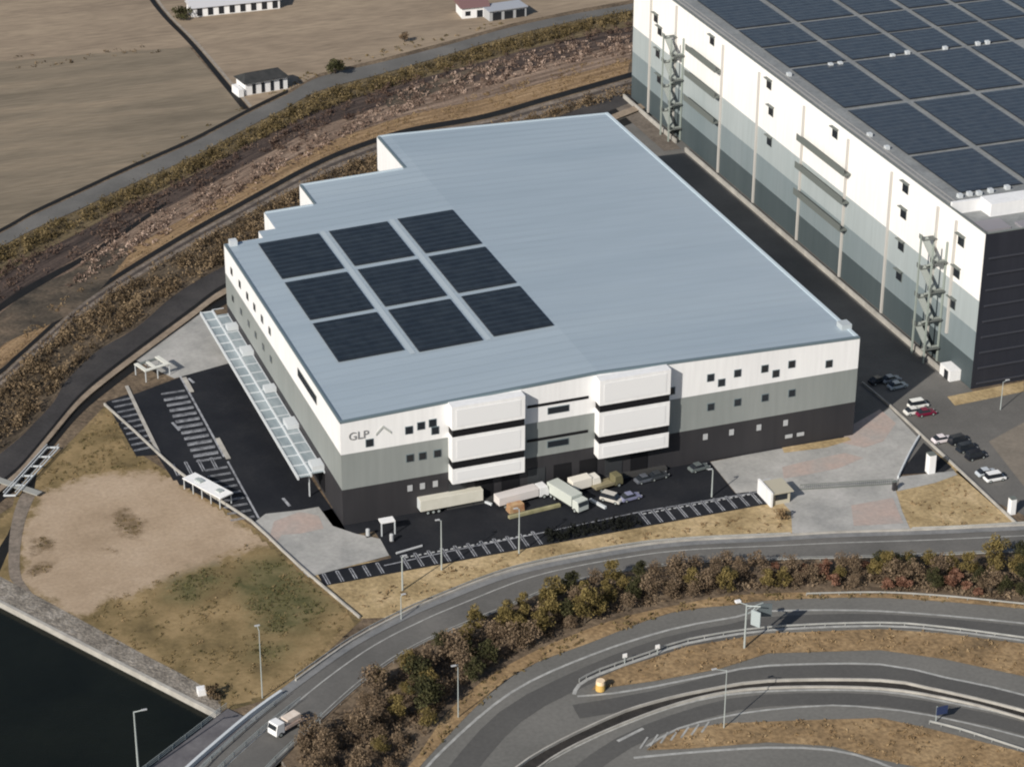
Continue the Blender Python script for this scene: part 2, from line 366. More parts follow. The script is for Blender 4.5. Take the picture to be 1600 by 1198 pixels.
# --- curved road and railway corridor
struct(ribbon('corridor_road', U1, D1, .1, A_['asph'], 160))
def sh(P, dy): return [(x, y+dy) for x, y in P]
struct(ribbon('roadside_ditch', sh(U1[:8], -8), sh(U1[:8], -2.5), .06, A_['ditch'], 100))
K2 = [(-150,690),(0,580),(12,570),(62,525),(125,470),(200,420),(300,360),(400,305),(480,262),(546,233),(640,203),(750,183),(850,155),(980,118),(1150,70)]
struct(ribbon('track_edge_shade', sh(K2, -3), sh(K2, 5), .04, A_['ditch'], 140))  # black strip painted for the track edge and its shadow
struct(ribbon('dirt_track', sh(K2, 7), sh(K2, 23), .06, mat('track_dirt', [(.11,.092,.078), (.17,.14,.115), (.25,.21,.175)], .95, .3, 6, fine=.2), 140))
struct(ribbon('track_ruts', sh(K2, 12), sh(K2, 16.5), .09, mat('rut_dirt', [(.05,.04,.036), (.09,.075,.066)], .95, .3, 6), 140))
R3U = [(-120,800),(12,700),(50,665),(87,625),(100,600),(150,550),(212,513),(275,460),(347,418),(450,372),(585,312),(700,256),(800,215),(880,180),(960,150),(1100,100)]
R3D = [(-120,850),(0,752),(32,725),(80,668),(125,615),(175,573),(235,528),(300,480),(352,443),(450,398),(585,338),(700,282),(800,240),(890,200),(975,165),(1110,112)]
struct(ribbon('lower_road', R3U, R3D, .08, A_['asphd'], 140))
struct(ribbon('black_channel', R3D, sh(R3D, 9), .05, A_['ditch'], 140))
struct(ribbon('berm_path', sh(R3D, 9.5), sh(R3D, 19.5), .5, mat('berm_earth', [(.20,.155,.115), (.31,.25,.19)], .95, .2, 7, fine=.15), 140, z2=.5))
struct(ribbon('inner_channel', sh(R3D, 20), sh(R3D, 33), .05, A_['ditch'], 140))
def mid(Ua, Da, t0, t1, n=26):
    a = resample(spline(W2(Ua)), n); b = resample(spline(W2(Da)), n)
    return [topix(p.lerp(q, t0)) for p, q in zip(a, b)], [topix(p.lerp(q, t1)) for p, q in zip(a, b)]
bands = (('slope_earth', 0, .26, [(.06,.045,.026),(.125,.095,.052),(.20,.155,.088)]), ('scrub_earth_shaded', .26, .52, [(.018,.014,.013),(.062,.045,.038),(.12,.088,.07)]),  # scrub band's earth darkened to paint the shadow under the hedge
         ('reed_earth', .52, .78, [(.065,.045,.033),(.19,.135,.10),(.35,.26,.195)]), ('bank_earth', .78, .985, [(.12,.077,.043),(.25,.165,.09),(.36,.25,.145)]))
for nm, t0, t1, cc in bands:
    ua, da = mid(D1[:-1], K2[:-1], t0+.004, t1); struct(ribbon(nm, ua, da, .03, streak(nm, cc), 140))
ua, da = mid([(x, y+24) for x, y in K2[:-1]], R3U[:-1], 0.01, .985); struct(ribbon('brush_earth', ua, da, .03, streak('brush_earth', [(.035,.027,.018),(.085,.065,.044),(.16,.12,.08)], .05, .3), 140))
# ponds and pale flats between the two tracks
struct(ribbon('marsh_water', [(-60,540),(10,482),(60,447),(110,425),(150,402),(200,382)], [(-60,600),(10,535),(60,515),(110,490),(150,460),(200,400)], .05, A_['pond'], 40))
struct(ribbon('marsh_pond', [(600,158),(630,142),(670,128),(710,116),(745,106),(785,99)], [(606,168),(640,160),(680,144),(715,130),(750,116),(790,103)], .05, A_['pond'], 30))
struct(ribbon('scrub_ditch', [(-60,520),(10,468),(60,437),(130,400),(200,355),(260,315)], [(-60,528),(10,480),(60,449),(130,408),(200,363),(260,320)], .07, A_['ditch'], 50))

tufts('reed_bed', [[(100,455),(140,392),(275,318),(400,255),(540,196),(650,132),(750,100),(890,68),(985,55),(985,85),(880,100),(770,135),(660,165),(560,205),(470,250),(390,300),(300,348),(200,400),(130,440)]],
      1.0, .75, 1.0, 9, .44, L_['reed'], 'pale dry reeds and rubble in a broken strip between the two curving tracks', 'reeds', 5, -.12, an=3)
tufts('scrub_thicket', [[(-20,430),(100,375),(200,322),(300,274),(400,226),(500,182),(600,138),(700,108),(800,85),(985,35),(985,50),(890,66),(750,98),(650,130),(540,193),(400,252),(275,315),(140,388),(60,435),(-20,478)]],
      .55, 1.1, 1.7, 13, .46, L_['purple'], 'dark purplish bare scrub on the slope below the outer road', 'scrub', 7, -.02, an=4)
tufts('roadside_hedge', [[(-20,398),(50,366),(125,332),(200,296),(300,251),(400,199),(500,148),(600,121),(700,92),(800,62),(900,38),(990,18),(990,34),(900,54),(800,82),(700,108),(600,138),(500,175),(400,222),(300,272),(200,318),(100,368),(-20,425)]],
      .85, .9, 2.2, 15, .42, L_['olive'], 'olive brown bushes massed along the lower edge of the outer road', 'hedge', 8, -.7, an=3)
tufts('slope_grass', [[(-20,600),(-20,555),(60,490),(120,452),(200,402),(300,350),(390,302),(470,252),(560,208),(660,170),(770,140),(880,105),(985,88),(985,112),(850,150),(750,178),(640,198),(546,227),(480,256),(400,298),(300,353),(200,413),(125,463),(62,518),(0,573)]],
      1.0, .5, .4, 7, .30, L_['straw'], 'tawny grass bank above the dirt track', 'grass', 6, 0, an=4)
tufts('winter_brush', [[(-20,625),(60,545),(125,495),(200,444),(300,386),(400,332),(480,287),(546,256),(640,226),(750,206),(870,172),(985,135),(985,148),(870,182),(760,228),(650,275),(560,318),(450,368),(347,414),(275,455),(205,508),(150,545),(100,595),(50,655),(-20,715)]],
      .6, 1.3, 2.6, 18, .46, L_['scrub'], 'brown leafless brush filling the ground between the dirt track and the dark road', 'brush', 9, -.3, an=2.5)
tufts('field_weeds', [[(10,92),(70,80),(160,82),(250,66),(290,70),(280,80),(200,92),(120,100),(10,110)]], .16, 1.0, .6, 7, .5, L_['scrub'], 'dark weeds in a broken row across the upper left field', 'weeds', 9, .15)
tufts('field_edge_grass', [[(205,258),(300,212),(385,166),(372,178),(300,205),(215,245)], [(392,168),(450,142),(520,108),(600,88),(700,62),(800,35),(800,29),(690,55),(600,78),(500,104),(440,135)]], .3, .6, .6, 6, .45, L_['grass'], 'sparse dry grass along the field margin by the outer road', 'grass', 9, -.1)

# ================================================================= BARE LOT, LEFT
struct(sheet('grass_lot', [(30,745),(100,700),(170,628),(205,700),(395,822),(565,968),(440,1085),(352,1112),(10,943),(-60,905),(-40,830),(20,790)], .03, A_['drygrass']))
struct(sheet('canal_outlet', [(-30,900),(12,835),(32,785),(44,745),(58,740),(52,775),(36,825),(14,860),(-10,915)], .06, A_['ditch']))
sand = [(62,775),(82,762),(100,764),(118,750),(140,748),(160,738),(180,745),(205,733),(222,738),(240,728),(262,748),(300,772),(330,795),(395,838),(400,850),(372,858),(345,862),(330,878),(300,880),(272,898),(246,902),(222,918),(200,914),(180,930),(160,928),(140,945),(125,965),(108,958),(92,945),(78,950),(60,932),(48,920),(34,905),(40,880),(34,856),(48,820),(52,798)]
def sdist(x, y, P):
    "signed distance to a world polygon, positive inside"
    d = np.full(len(x), 1e9); n = len(P)
    for i in range(n):
        x0, y0 = P[i]; x1, y1 = P[(i+1) % n]; dx, dy = x1-x0, y1-y0; t = np.clip(((x-x0)*dx+(y-y0)*dy)/(dx*dx+dy*dy+1e-9), 0, 1)
        d = np.minimum(d, np.hypot(x-x0-t*dx, y-y0-t*dy))
    return np.where(inpoly(x, y, P), d, -d)
def blend_ground(name, outline, masks, z, base, layers, cell=.8):
    "one ground sheet whose material changes across soft irregular borders"
    O = [(p.x, p.y) for p in W2(outline)]; A = np.array(O); lo = A.min(0); hi = A.max(0); nx = int((hi[0]-lo[0])/cell); ny = int((hi[1]-lo[1])/cell)
    gx_, gy_ = np.meshgrid(lo[0]+cell*np.arange(nx+1), lo[1]+cell*np.arange(ny+1)); X = gx_.ravel(); Y = gy_.ravel()
    keep = sdist(X, Y, O).reshape(ny+1, nx+1) > .6; fs = []
    for j in range(ny):
        for i in range(nx):
            if keep[j, i] and keep[j, i+1] and keep[j+1, i] and keep[j+1, i+1]: k = j*(nx+1)+i; fs.append((k, k+1, k+nx+2, k+nx+1))
    o = MB().add(list(zip(X.tolist(), Y.tolist(), [z]*len(X))), fs).build(name, base); me = o.data
    m = bpy.data.materials.new(name+'_mix'); m.use_nodes = True; nt = m.node_tree; b = nt.nodes['Principled BSDF']; b.inputs['Roughness'].default_value = .95; b.inputs['Specular IOR Level'].default_value = .2
    geo = nt.nodes.new('ShaderNodeNewGeometry')
    def noise(sc, det=7, ro=.65):
        n_ = nt.nodes.new('ShaderNodeTexNoise'); n_.inputs['Scale'].default_value = sc; n_.inputs['Detail'].default_value = det; n_.inputs['Roughness'].default_value = ro
        nt.links.new(geo.outputs['Position'], n_.inputs[0]); return n_.outputs[0]
    r0 = ramp_node(nt, layers[0], [.3, .45, .56, .7]); nt.links.new(noise(.11, 9), r0.inputs[0]); out = r0.outputs[0]; edge_n = noise(.22, 9, .72)
    for q, (nm, P, soft) in enumerate(masks):
        W_ = [[(p.x, p.y) for p in W2(pp)] for pp in P]; sd = np.max([sdist(X, Y, w) for w in W_], 0)
        a = me.attributes.new(nm, 'FLOAT', 'POINT'); a.data.foreach_set('value', np.clip(sd, -20, 20).astype(np.float32))
        at = nt.nodes.new('ShaderNodeAttribute'); at.attribute_name = nm
        ma = nt.nodes.new('ShaderNodeMath'); ma.operation = 'MULTIPLY_ADD'; nt.links.new(edge_n, ma.inputs[0]); ma.inputs[1].default_value = 14; nt.links.new(at.outputs['Fac'], ma.inputs[2])
        mr = nt.nodes.new('ShaderNodeMapRange'); mr.inputs['From Min'].default_value = 7-soft; mr.inputs['From Max'].default_value = 7+soft; nt.links.new(ma.outputs[0], mr.inputs[0])
        rr = ramp_node(nt, layers[q+1], [.35, .5, .65]); nt.links.new(noise(.06 if q == 0 else .2, 6), rr.inputs[0])
        mx = nt.nodes.new('ShaderNodeMix'); mx.data_type = 'RGBA'; nt.links.new(mr.outputs[0], mx.inputs[0]); nt.links.new(out, mx.inputs[6]); nt.links.new(rr.outputs[0], mx.inputs[7]); out = mx.outputs[2]
    f = noise(1.3, 5); mr = nt.nodes.new('ShaderNodeMapRange'); mr.inputs['From Min'].default_value = .3; mr.inputs['From Max'].default_value = .7; mr.inputs['To Min'].default_value = .86; mr.inputs['To Max'].default_value = 1.14; nt.links.new(f, mr.inputs[0])
    sc = nt.nodes.new('ShaderNodeVectorMath'); sc.operation = 'SCALE'; nt.links.new(out, sc.inputs[0]); nt.links.new(mr.outputs[0], sc.inputs['Scale']); nt.links.new(sc.outputs[0], b.inputs['Base Color'])
    me.materials.clear(); me.materials.append(m); return struct(o)
LOT = [(30,745),(100,700),(170,628),(205,700),(395,822),(565,968),(440,1085),(352,1112),(10,943),(-60,905),(-40,830),(20,790)]
GRN = [[(385,880),(440,868),(485,905),(515,945),(470,985),(415,990),(390,950),(365,915)], [(270,905),(330,885),(350,905),(300,940),(262,935)], [(400,1000),(450,1010),(430,1030),(395,1020)]]
WEED = [[(178,812),(192,802),(215,808),(226,822),(214,836),(196,832),(180,824)], [(56,846),(70,836),(84,846),(82,858),(62,862)], [(52,885),(85,880),(80,895),(50,900)], [(168,858),(178,856),(180,862),(170,864)]]
SANDP = [(62,775),(82,764),(118,752),(160,742),(222,738),(262,748),(262,740),(330,785),(395,830),(420,850),(372,862),(330,882),(272,902),(222,922),(180,932),(125,965),(92,948),(60,932),(34,905),(36,856),(48,810)]
blend_ground('lot_ground', LOT, (('sand', [SANDP], 1.2), ('green', GRN, 3.0), ('weed', WEED, 1.2)), .055, A_['drygrass'],
   ([(.095,.072,.035), (.19,.14,.068), (.27,.195,.10), (.34,.25,.135)], [(.31,.232,.158), (.375,.285,.20), (.42,.325,.235)], [(.075,.074,.032), (.115,.104,.048), (.165,.138,.07)], [(.14,.10,.06), (.20,.145,.09), (.26,.19,.12)]))
tufts('sand_weeds', [[(178,812),(192,802),(215,808),(226,822),(214,836),(196,832),(180,824)], [(56,846),(70,836),(84,846),(82,858),(62,862)], [(52,885),(85,880),(80,895),(50,900)], [(168,858),(178,856),(180,862),(170,864)]],
      1.6, .45, .2, 8, .26, L_['grass'], 'small brown weed patches on the bare sand', 'weeds', 5, -.4)
tufts('lot_grass', [[(125,965),(180,928),(222,916),(272,896),(330,876),(372,856),(398,850),(470,880),(560,965),(500,1020),(440,1078),(352,1104),(260,1040),(180,1005)]],
      .8, .5, .35, 7, .28, L_['grass'], 'rough green and tawny grass on the vacant lot beside the canal', 'grass', 9, .08)
tufts('green_patch', [[(385,880),(440,868),(485,905),(515,945),(470,985),(415,990),(390,950),(365,915)], [(270,905),(330,885),(350,905),(300,940),(262,935)], [(400,1000),(450,1010),(430,1030),(395,1020)]], 1.2, .5, .35, 7, .28, L_['green'], 'green grass patches on the vacant lot near the boundary wall', 'grass', 12, -.12)
tufts('lot_brush', [[(60,775),(100,758),(160,738),(222,733),(262,745),(200,700),(172,640),(110,705),(50,755)]], 1.0, .5, .4, 7, .28, L_['grass'], 'tawny and green weeds in the pointed top corner of the vacant lot', 'weeds', 9, -.15)
struct(ribbon('revetment', [(-60,872),(10,906),(120,965),(220,1020),(300,1062),(345,1092)], [(-60,910),(10,943),(120,1000),(220,1053),(300,1093),(344,1115)], .1, A_['rock'], 60))
struct(ribbon('lot_track', [(38,760),(22,800),(14,850),(16,905),(40,925)], [(60,765),(42,805),(32,855),(34,905),(62,938)], .09, mat('lot_track_dirt', [(.16,.135,.11), (.23,.19,.155)], .95, .3, fine=.2), 30))

# ================================================================= SITE
struct(sheet('straw_verge', [(488,900),(560,880),(700,860),(860,835),(1215,770),(1240,800),(1245,838),(1200,841),(1062,848),(950,863),(800,894),(675,941),(625,964),(565,966)], .04, A_['verge']))
struct(sheet('corner_verge', [(1400,768),(1405,750),(1500,735),(1440,690),(1590,822),(1450,830),(1420,832)], .05, A_['verge']))
struct(sheet('alley_asphalt', [(108.3,-1),(126,-45),(220,-30),(220,9),(141,9),(141,200),(126,196),(112,160),(100,150),(100,135),(108.3,134)], .04, A_['asph'], px=False))
struct(sheet('yard_asphalt', [(-3,76),(-16.5,71),(-27.2,66.5),(-27.0,38),(-26.3,27.5),(-16,7),(-9,5),(0,7),(0,-4),(5,-4),(5,-14.5),(-9.5,-15.2),(-9.5,-19.8),(80,-19.8),(82.7,-15),(75.5,-13.6),(76.1,-.3),(108,-.3),(108,1),(60,2),(0,2)][::-1], .05, A_['new'], px=False))
struct(sheet('side_parking', [(165,628),(200,616),(247,711),(213,713)], .06, A_['new']))
struct(sheet('north_apron', [(-22,83),(-3.5,101),(0,96),(0,75.5),(-16,71.5)], .06, A_['conc'], px=False))
struct(sheet('corner_paving', [(395,818),(415,803),(470,797),(498,792),(520,822),(556,834),(594,842),(608,868),(500,897),(482,902)], .09, A_['conc']))
plaza = [(1110,722),(1160,712),(1215,702),(1325,684),(1390,638),(1436,686),(1404,748),(1400,768),(1410,800),(1424,831),(1300,834),(1238,838),(1236,800),(1205,765),(1150,771)]
struct(sheet('plaza', plaza, .09, A_['conc']))
for P in ([(1325,668),(1375,640),(1400,662),(1380,690),(1350,700),(1315,692)], [(1255,722),(1320,708),(1350,716),(1310,732),(1262,742),(1225,748),(1222,730)], [(1330,790),(1395,778),(1404,800),(1412,818),(1334,822)]):
    struct(sheet('pink_paving', P, .12, A_['pink']))
struct(sheet('pink_corner_paving', [(428,815),(468,800),(498,806),(506,826),(470,834),(440,836),(430,850),(420,845)], .12, A_['pink']))
struct(sheet('parking_corner', [(1443,692),(1487,730),(1475,738),(1405,742)], .12, A_['new']))
struct(sheet('grey_forecourt', [(1405,745),(1490,736),(1496,742),(1460,755),(1402,768)], .10, A_['conc']))
struct(sheet('ochre_bed', [(1222,700),(1325,683),(1330,688),(1290,700),(1225,708)], .13, A_['verge']))
struct(sheet('alley_verge', [(1480,620),(1600,596),(1600,612),(1492,634)], .08, A_['verge']))
struct(sheet('roadside_dirt', [(1545,690),(1600,660),(1620,700),(1600,760)], .08, mat('side_lot', [(.17,.15,.125), (.23,.20,.165)], .9, .2, 6, fine=.1)))
# painted lines
mk = MB()
def stall_row(mb, p0, p1, depth, w=2.6, lw=.22, z=.11, double=.45):
    "bays along p0-p1 (world xy), depth a vector"
    p0 = Vector((*p0, 0)); p1 = Vector((*p1, 0)); dv = Vector((*depth, 0)); t = (p1-p0).normalized(); n = int((p1-p0).length/w)
    for i in range(n+1):
        for s in (-double/2, double/2):
            a = p0+t*(i*w+s); line(mb, [a, a+dv], lw, z)
        a = p0+t*(i*w)+dv; line(mb, [a-t*double/2, a+t*double/2], lw, z)
stall_row(mk, (7, -19.3), (33, -19.3), (0, 4.9)); stall_row(mk, (55, -19.3), (79, -19.3), (0, 4.9)); stall_row(mk, (-8.5, -19.6), (4, -19.2), (0, 3.9))
stall_row(mk, (-15.2, 34), (-15.2, 66), (-5, 0)); stall_row(mk, (-20.4, 36), (-20.4, 62), (5, 0), double=.3)
stall_row(mk, (-15, 9), (-15, 31), (-4.6, 0)); stall_row(mk, (-25, 29.6), (-17, 29.6), (0, 5))
line(mk, [Vector((-14.6, 34, 0)), Vector((-14.6, 72, 0))], .45, .11); line(mk, [Vector((-14.4, 8, 0)), Vector((-14.4, 32, 0))], .4, .11)
for a, b in (((-21,52),(-20.4,48)), ((-13.2,70.5),(-12.6,68)), ((-8,14),(-7.6,10.5))): line(mk, [Vector((*a,0)), Vector((*b,0))], .6, .11)
line(mk, W2([(600,884),(700,862),(850,832),(1000,800),(1190,768)]), .3, .11); line(mk, W2([(660,800),(690,796),(860,770)]), .15, .11)
struct(mk.build('parking_lines', A_['bpaint']))
mk = MB(); stall_row(mk, [*W2([(207,622)])[0]][:2], [*W2([(246,706)])[0]][:2], (-4.3, -.4), w=2.5)
struct(mk.build('side_parking_lines', A_['bpaint']))
struct(wall(spline(W2([(198,604),(222,655),(250,712)]), 4), .7, .18, .06).build('parking_kerb', A_['kerb']))
struct(wall([Vector((-14.0, 33, 0)), Vector((-14.0, 42, 0))], .9, .2, .06).build('traffic_island', A_['kerb']))
struct(wall([Vector((-14.0, 64, 0)), Vector((-14.0, 71, 0))], .9, .2, .06).build('traffic_island', A_['kerb']))

# ================================================================= LOCAL ROAD + BRIDGE
RU = [(240,1250),(300,1198),(390,1122),(462,1065),(550,1003),(625,963),(675,940),(800,893),(950,862),(1062,847),(1200,840),(1300,834),(1450,829),(1600,822),(1800,812)]
RD = [(370,1260),(430,1198),(497,1130),(575,1060),(662,1005),(797,948),(870,918),(950,898),(1060,882),(1200,875),(1400,870),(1600,862),(1800,852)]
struct(ribbon('road', RU, RD, .14, A_['asph'], 150))
struct(ribbon('road_sidewalk', [(x-3, y-2) for x, y in RU], [(x+7, y+7) for x, y in RU], .24, mat('sidewalk', [(.16,.165,.17), (.23,.23,.23)], .85, .2, 6, fine=.1), 150))
mk = MB(); ru = spline(W2(RU)); rd = spline(W2(RD)); N = 240; a = resample(ru, N); b = resample(rd, N)
line(mk, [p.lerp(q, .40) for p, q in zip(a, b)], .3, .19); line(mk, [p.lerp(q, .93) for p, q in zip(a, b)], .18, .19)
struct(mk.build('road_lines', A_['paint']))
struct(wall(spline(W2(RU[3:])), .35, .5, .1).build('road_kerb', A_['kerb']))
# footbridge deck and parapets over the canal
fb = [(215,1215),(290,1158),(355,1108)]; fb2 = [(262,1250),(320,1188),(395,1128)]
struct(ribbon('footbridge_deck', fb, fb2, .3, mat('deck_grey', [(.10,.095,.105), (.15,.145,.15)], .85, .2, fine=.1), 30))
tag(railing(spline(W2(fb), 3), 1.1, 2, .3).build('bridge_railing', A_['lampgrey']), 'thin grey railing on the water side of the footbridge', 'railing')
g_ = wall(spline(W2([(272,1225),(310,1190),(390,1122),(440,1086)]), 3), .55, 1.0, .1); tag(g_.build('bridge_parapet', A_['beam']), 'bright white parapet along the bridge sidewalk', 'parapet')
tag(railing(spline(W2([(300,1225),(330,1190),(400,1128),(448,1090)]), 3), 1.0, 2, .24).build('bridge_railing', A_['lampgrey']), 'blue grey railing just inside the white bridge parapet', 'railing')
tag(railing(spline(W2([(320,1230),(350,1198),(420,1136),(470,1097)]), 3), 1.0, 2, .24).build('bridge_railing', A_['lampgrey']), 'railing between the bridge sidewalk and the lane of the white truck', 'railing')
tag(railing(spline(W2([(395,1230),(430,1192),(470,1155),(503,1122)]), 3), 1.1, 2, .24).build('bridge_railing', A_['lampgrey']), 'outer bridge railing by the trees behind the white truck', 'railing')
tag(rail(spline(W2([(462,1060),(550,999),(625,959),(675,937),(800,890),(950,859),(1062,845),(1235,837)])), .8, 3, 0, .35).build('guardrail', A_['rail']), 'pale guardrail between the straw verge and the curving local road', 'guardrail')
tag(rail(spline(W2([(1425,829),(1500,826),(1600,820)])), .8, 3, 0, .35).build('guardrail', A_['rail']), 'short guardrail beside the tan corner verge right of the plaza', 'guardrail')
tag(rail(spline(W2([(500,1130),(575,1064),(662,1008),(797,951),(870,921),(950,901),(1060,885),(1200,878),(1400,873),(1600,865)])), .7, 4, 0, .25).build('guardrail', A_['rail']), 'thin guardrail between the local road and the tree belt', 'guardrail')

# ================================================================= RING ROADS, BOTTOM RIGHT
V0 = [(610,1260),(665,1187),(797,1058),(925,1003),(1050,957),(1150,945),(1200,938),(1375,934),(1590,950),(1800,975)]
outer = [G(x, y) for x, y in V0]; sp = spline(outer, 5)
struct(sheet('ring_road', [(p.x, p.y) for p in sp]+[(p.x, p.y) for p in W2([(1900,1300),(1700,1500),(500,1500)])], .05, A_['road'], px=False))
TL = [(560,1260),(640,1196),(700,1112),(760,1060),(830,1020),(900,990),(970,965),(1060,945),(1150,930),(1300,925),(1450,930),(1600,945),(1800,970)]
struct(ribbon('grass_bank', TL, V0, .08, A_['orange'], 120))
med = [(925,1078),(939,1058),(975,1042),(1015,1030),(1075,1010),(1200,990),(1375,983),(1475,990),(1600,1006),(1800,1035),(1800,1110),(1600,1057),(1475,1030),(1375,1016),(1200,1021),(1125,1045),(1025,1064)]
struct(sheet('median_grass', med, .14, A_['orange']))
wed = [(1010,1172),(1030,1157),(1062,1140),(1137,1130),(1240,1126),(1375,1122),(1450,1138),(1600,1176),(1800,1250),(1700,1330),(1560,1225),(1375,1187),(1300,1166),(1200,1160),(1075,1170)]
struct(sheet('wedge_grass', wed, .14, A_['orange']))
mk = MB()
for P, w in ((([(620,1262),(677,1187),(797,1083),(925,1023),(1050,983),(1150,964),(1200,955),(1375,955),(1590,973),(1800,1000)]), .55),
             ([(897,1085),(905,1070),(937,1053),(1015,1025),(1075,1005),(1200,985),(1375,978),(1475,985),(1600,1001),(1800,1030)], .7),
             ([(902,1088),(960,1083),(1025,1072),(1125,1052),(1200,1040),(1375,1038),(1475,1058),(1600,1086),(1800,1150)], .55),
             ([(760,1262),(850,1193),(975,1132),(1090,1094),(1200,1080),(1375,1080),(1500,1101),(1600,1123),(1800,1185)], .6),
             ([(965,1158),(1005,1138)], .6), ([(1010,1166),(1060,1138),(1130,1120),(1200,1109),(1300,1102),(1375,1107),(1450,1117),(1600,1152),(1800,1215)], .45),
             ([(990,1184),(1075,1176),(1200,1168),(1300,1172),(1370,1190),(1450,1225)], .6)):
    line(mk, spline(W2(P), 4), w, .10)
struct(mk.build('ring_road_lines', A_['paint']))
# hatching at the gore, narrow wear bands
mk = MB()
for i in range(7):
    x = 1000+i*16; line(mk, W2([(x, 1170-i*4.2), (x+12, 1152-i*4)]), .35, .17)
struct(mk.build('gore_hatching', A_['paint']))
mk = MB(); line(mk, spline(W2([(700,1230),(797,1120),(925,1052),(1050,1005),(1150,985),(1200,975),(1375,970),(1590,988),(1800,1015)]), 5), 4.6, .075); line(mk, spline(W2([(900,1112),(1025,1090),(1125,1065),(1200,1053),(1375,1050),(1475,1068),(1600,1095),(1800,1160)]), 5), 4.2, .075); line(mk, spline(W2([(880,1230),(975,1160),(1100,1112),(1200,1094),(1375,1094),(1500,1115),(1600,1138),(1800,1200)]), 5), 3.6, .075)
struct(mk.build('wheel_wear', mat('worn_lane', [(.082,.080,.077), (.105,.102,.096)], .8, .05, 7, fine=.08, fscale=1.4)))
BU = [(740,1262),(827,1187),(950,1124),(1022,1099),(1100,1081),(1200,1066),(1375,1065),(1450,1077),(1590,1110),(1800,1172)]
BL = [(775,1262),(860,1187),(975,1131),(1090,1092),(1200,1076),(1375,1077),(1500,1097),(1590,1121),(1800,1183)]
struct(ribbon('median_gutter', BU, BL, .12, mat('gutter_dark', [(.018,.017,.016), (.045,.04,.036)], .85, .5), 110))
tag(wall(spline(W2(BU)), .3, .55, .05).build('road_barrier', A_['kerb']), 'low pale concrete barrier on the upper side of the dark median gutter', 'barrier')
tag(wall(spline(W2(BL)), .3, .4, .05).build('road_barrier', A_['kerb']), 'low pale kerb barrier on the lower side of the dark median gutter', 'barrier')
tag(rail(spline(W2([(905,1066),(937,1050),(1015,1023),(1075,1003),(1200,984),(1375,977),(1475,984),(1590,999),(1800,1028)])), .8, 3, .05, .35).build('guardrail', A_['rail']), 'guardrail curving above the orange median grass from its pointed nose', 'guardrail')
tag(rail(spline(W2([(1452,1131),(1500,1143),(1590,1172),(1800,1240)])), .8, 2.5, .05, .4).build('guardrail', A_['rail']), 'guardrail beside the lowest grass wedge at the right edge', 'guardrail')
tag(rail(spline(W2([(1260,931),(1375,929),(1480,935),(1600,947)])), .7, 3, .05, .3).build('guardrail', A_['rail']), 'guardrail at the foot of the russet shrubs above the outer ring lane', 'guardrail')
tufts('median_tufts', [med, wed], .5, .5, .35, 6, .38, L_['straw'], 'tawny grass tufts on the traffic islands of the ring road', 'grass', 6, -.1, .14)
tufts('bank_tufts', [TL[1:]+V0[::-1][:-1]], .6, .5, .5, 6, .42, L_['grass'], 'dry grass on the bank between the tree belt and the ring road', 'grass', 7, -.2, .08)
tufts('verge_tufts', [[(545,935),(700,888),(860,856),(1215,795),(1240,812),(1235,833),(1062,843),(950,858),(800,888),(675,936),(625,958),(570,962)], [(1420,780),(1500,745),(1580,818),(1450,826),(1430,826)]], .4, .5, .35, 6, .38, L_['straw'], 'straw coloured grass on the verges between the yards and the local road', 'grass', 6, 0, .05)
tufts('belt_undergrowth', [[(470,1175),(540,1105),(600,1065),(700,1008),(800,965),(880,930),(960,912),(1100,898),(1300,893),(1600,885),(1600,938),(1450,925),(1300,918),(1150,922),(1060,935),(970,955),(900,978),(830,1008),(760,1045),(700,1095),(640,1180),(600,1230),(440,1260)]],
      .95, .9, 1.3, 12, .42, L_['twig'], 'low brown undergrowth beneath the tree belt', 'undergrowth', 10, -.5)

# ================================================================= MAIN WAREHOUSE
def zr(x): return 22+1.6*(x/52 if x < 52 else (108.1-x)/56.1)
WH = thing('warehouse', 'blue grey roofed warehouse with white, grey and charcoal bands and nine dark solar blocks', 'warehouse')
OUT = [(0,0),(52,0),(108.1,0),(108.1,134),(52,134),(49,134),(49,113),(24,113),(24,101),(12.5,101),(12.5,91.5),(8.7,91.5),(8.7,87.8),(0,87.8)]
def band(z0, z1, inset=0, top=None):
    mb = MB(); n = len(OUT)
    for i in range(n):
        a = OUT[i]; b = OUT[(i+1) % n]
        za = zr(a[0]) if top else z1; zb = zr(b[0]) if top else z1
        mb.add([(a[0],a[1],z0),(b[0],b[1],z0),(b[0],b[1],zb),(a[0],a[1],za)], [(0,1,2,3)])
    return mb
band(-.2, 7.7).build('lower_wall', A_['dark'], WH); band(7.7, 15.25).build('middle_wall', A_['grey'], WH); band(15.25, 22, top=1).build('upper_wall', A_['white'], WH)
mb = MB()
for P in ([(0,0),(52,0),(52,134),(49,134),(49,113),(24,113),(24,101),(12.5,101),(12.5,91.5),(8.7,91.5),(8.7,87.8),(0,87.8)], [(52,0),(108.1,0),(108.1,134),(52,134)]):
    t = tessellate_polygon([[Vector((x, y, 0)) for x, y in P]]); mb.add([(x, y, zr(x)-.02) for x, y in P], t)
rf = mb.build('roof', A_['roof'], WH)
def edge(mb, a, b, w, h, off):
    a = Vector((a[0], a[1], zr(a[0]))); b = Vector((b[0], b[1], zr(b[0]))); d = (b-a).normalized(); n = Vector((-d.y, d.x, 0)).normalized()
    mb.bar(a+n*off-Vector((0,0,.15)), b+n*off-Vector((0,0,.15)), w, h)
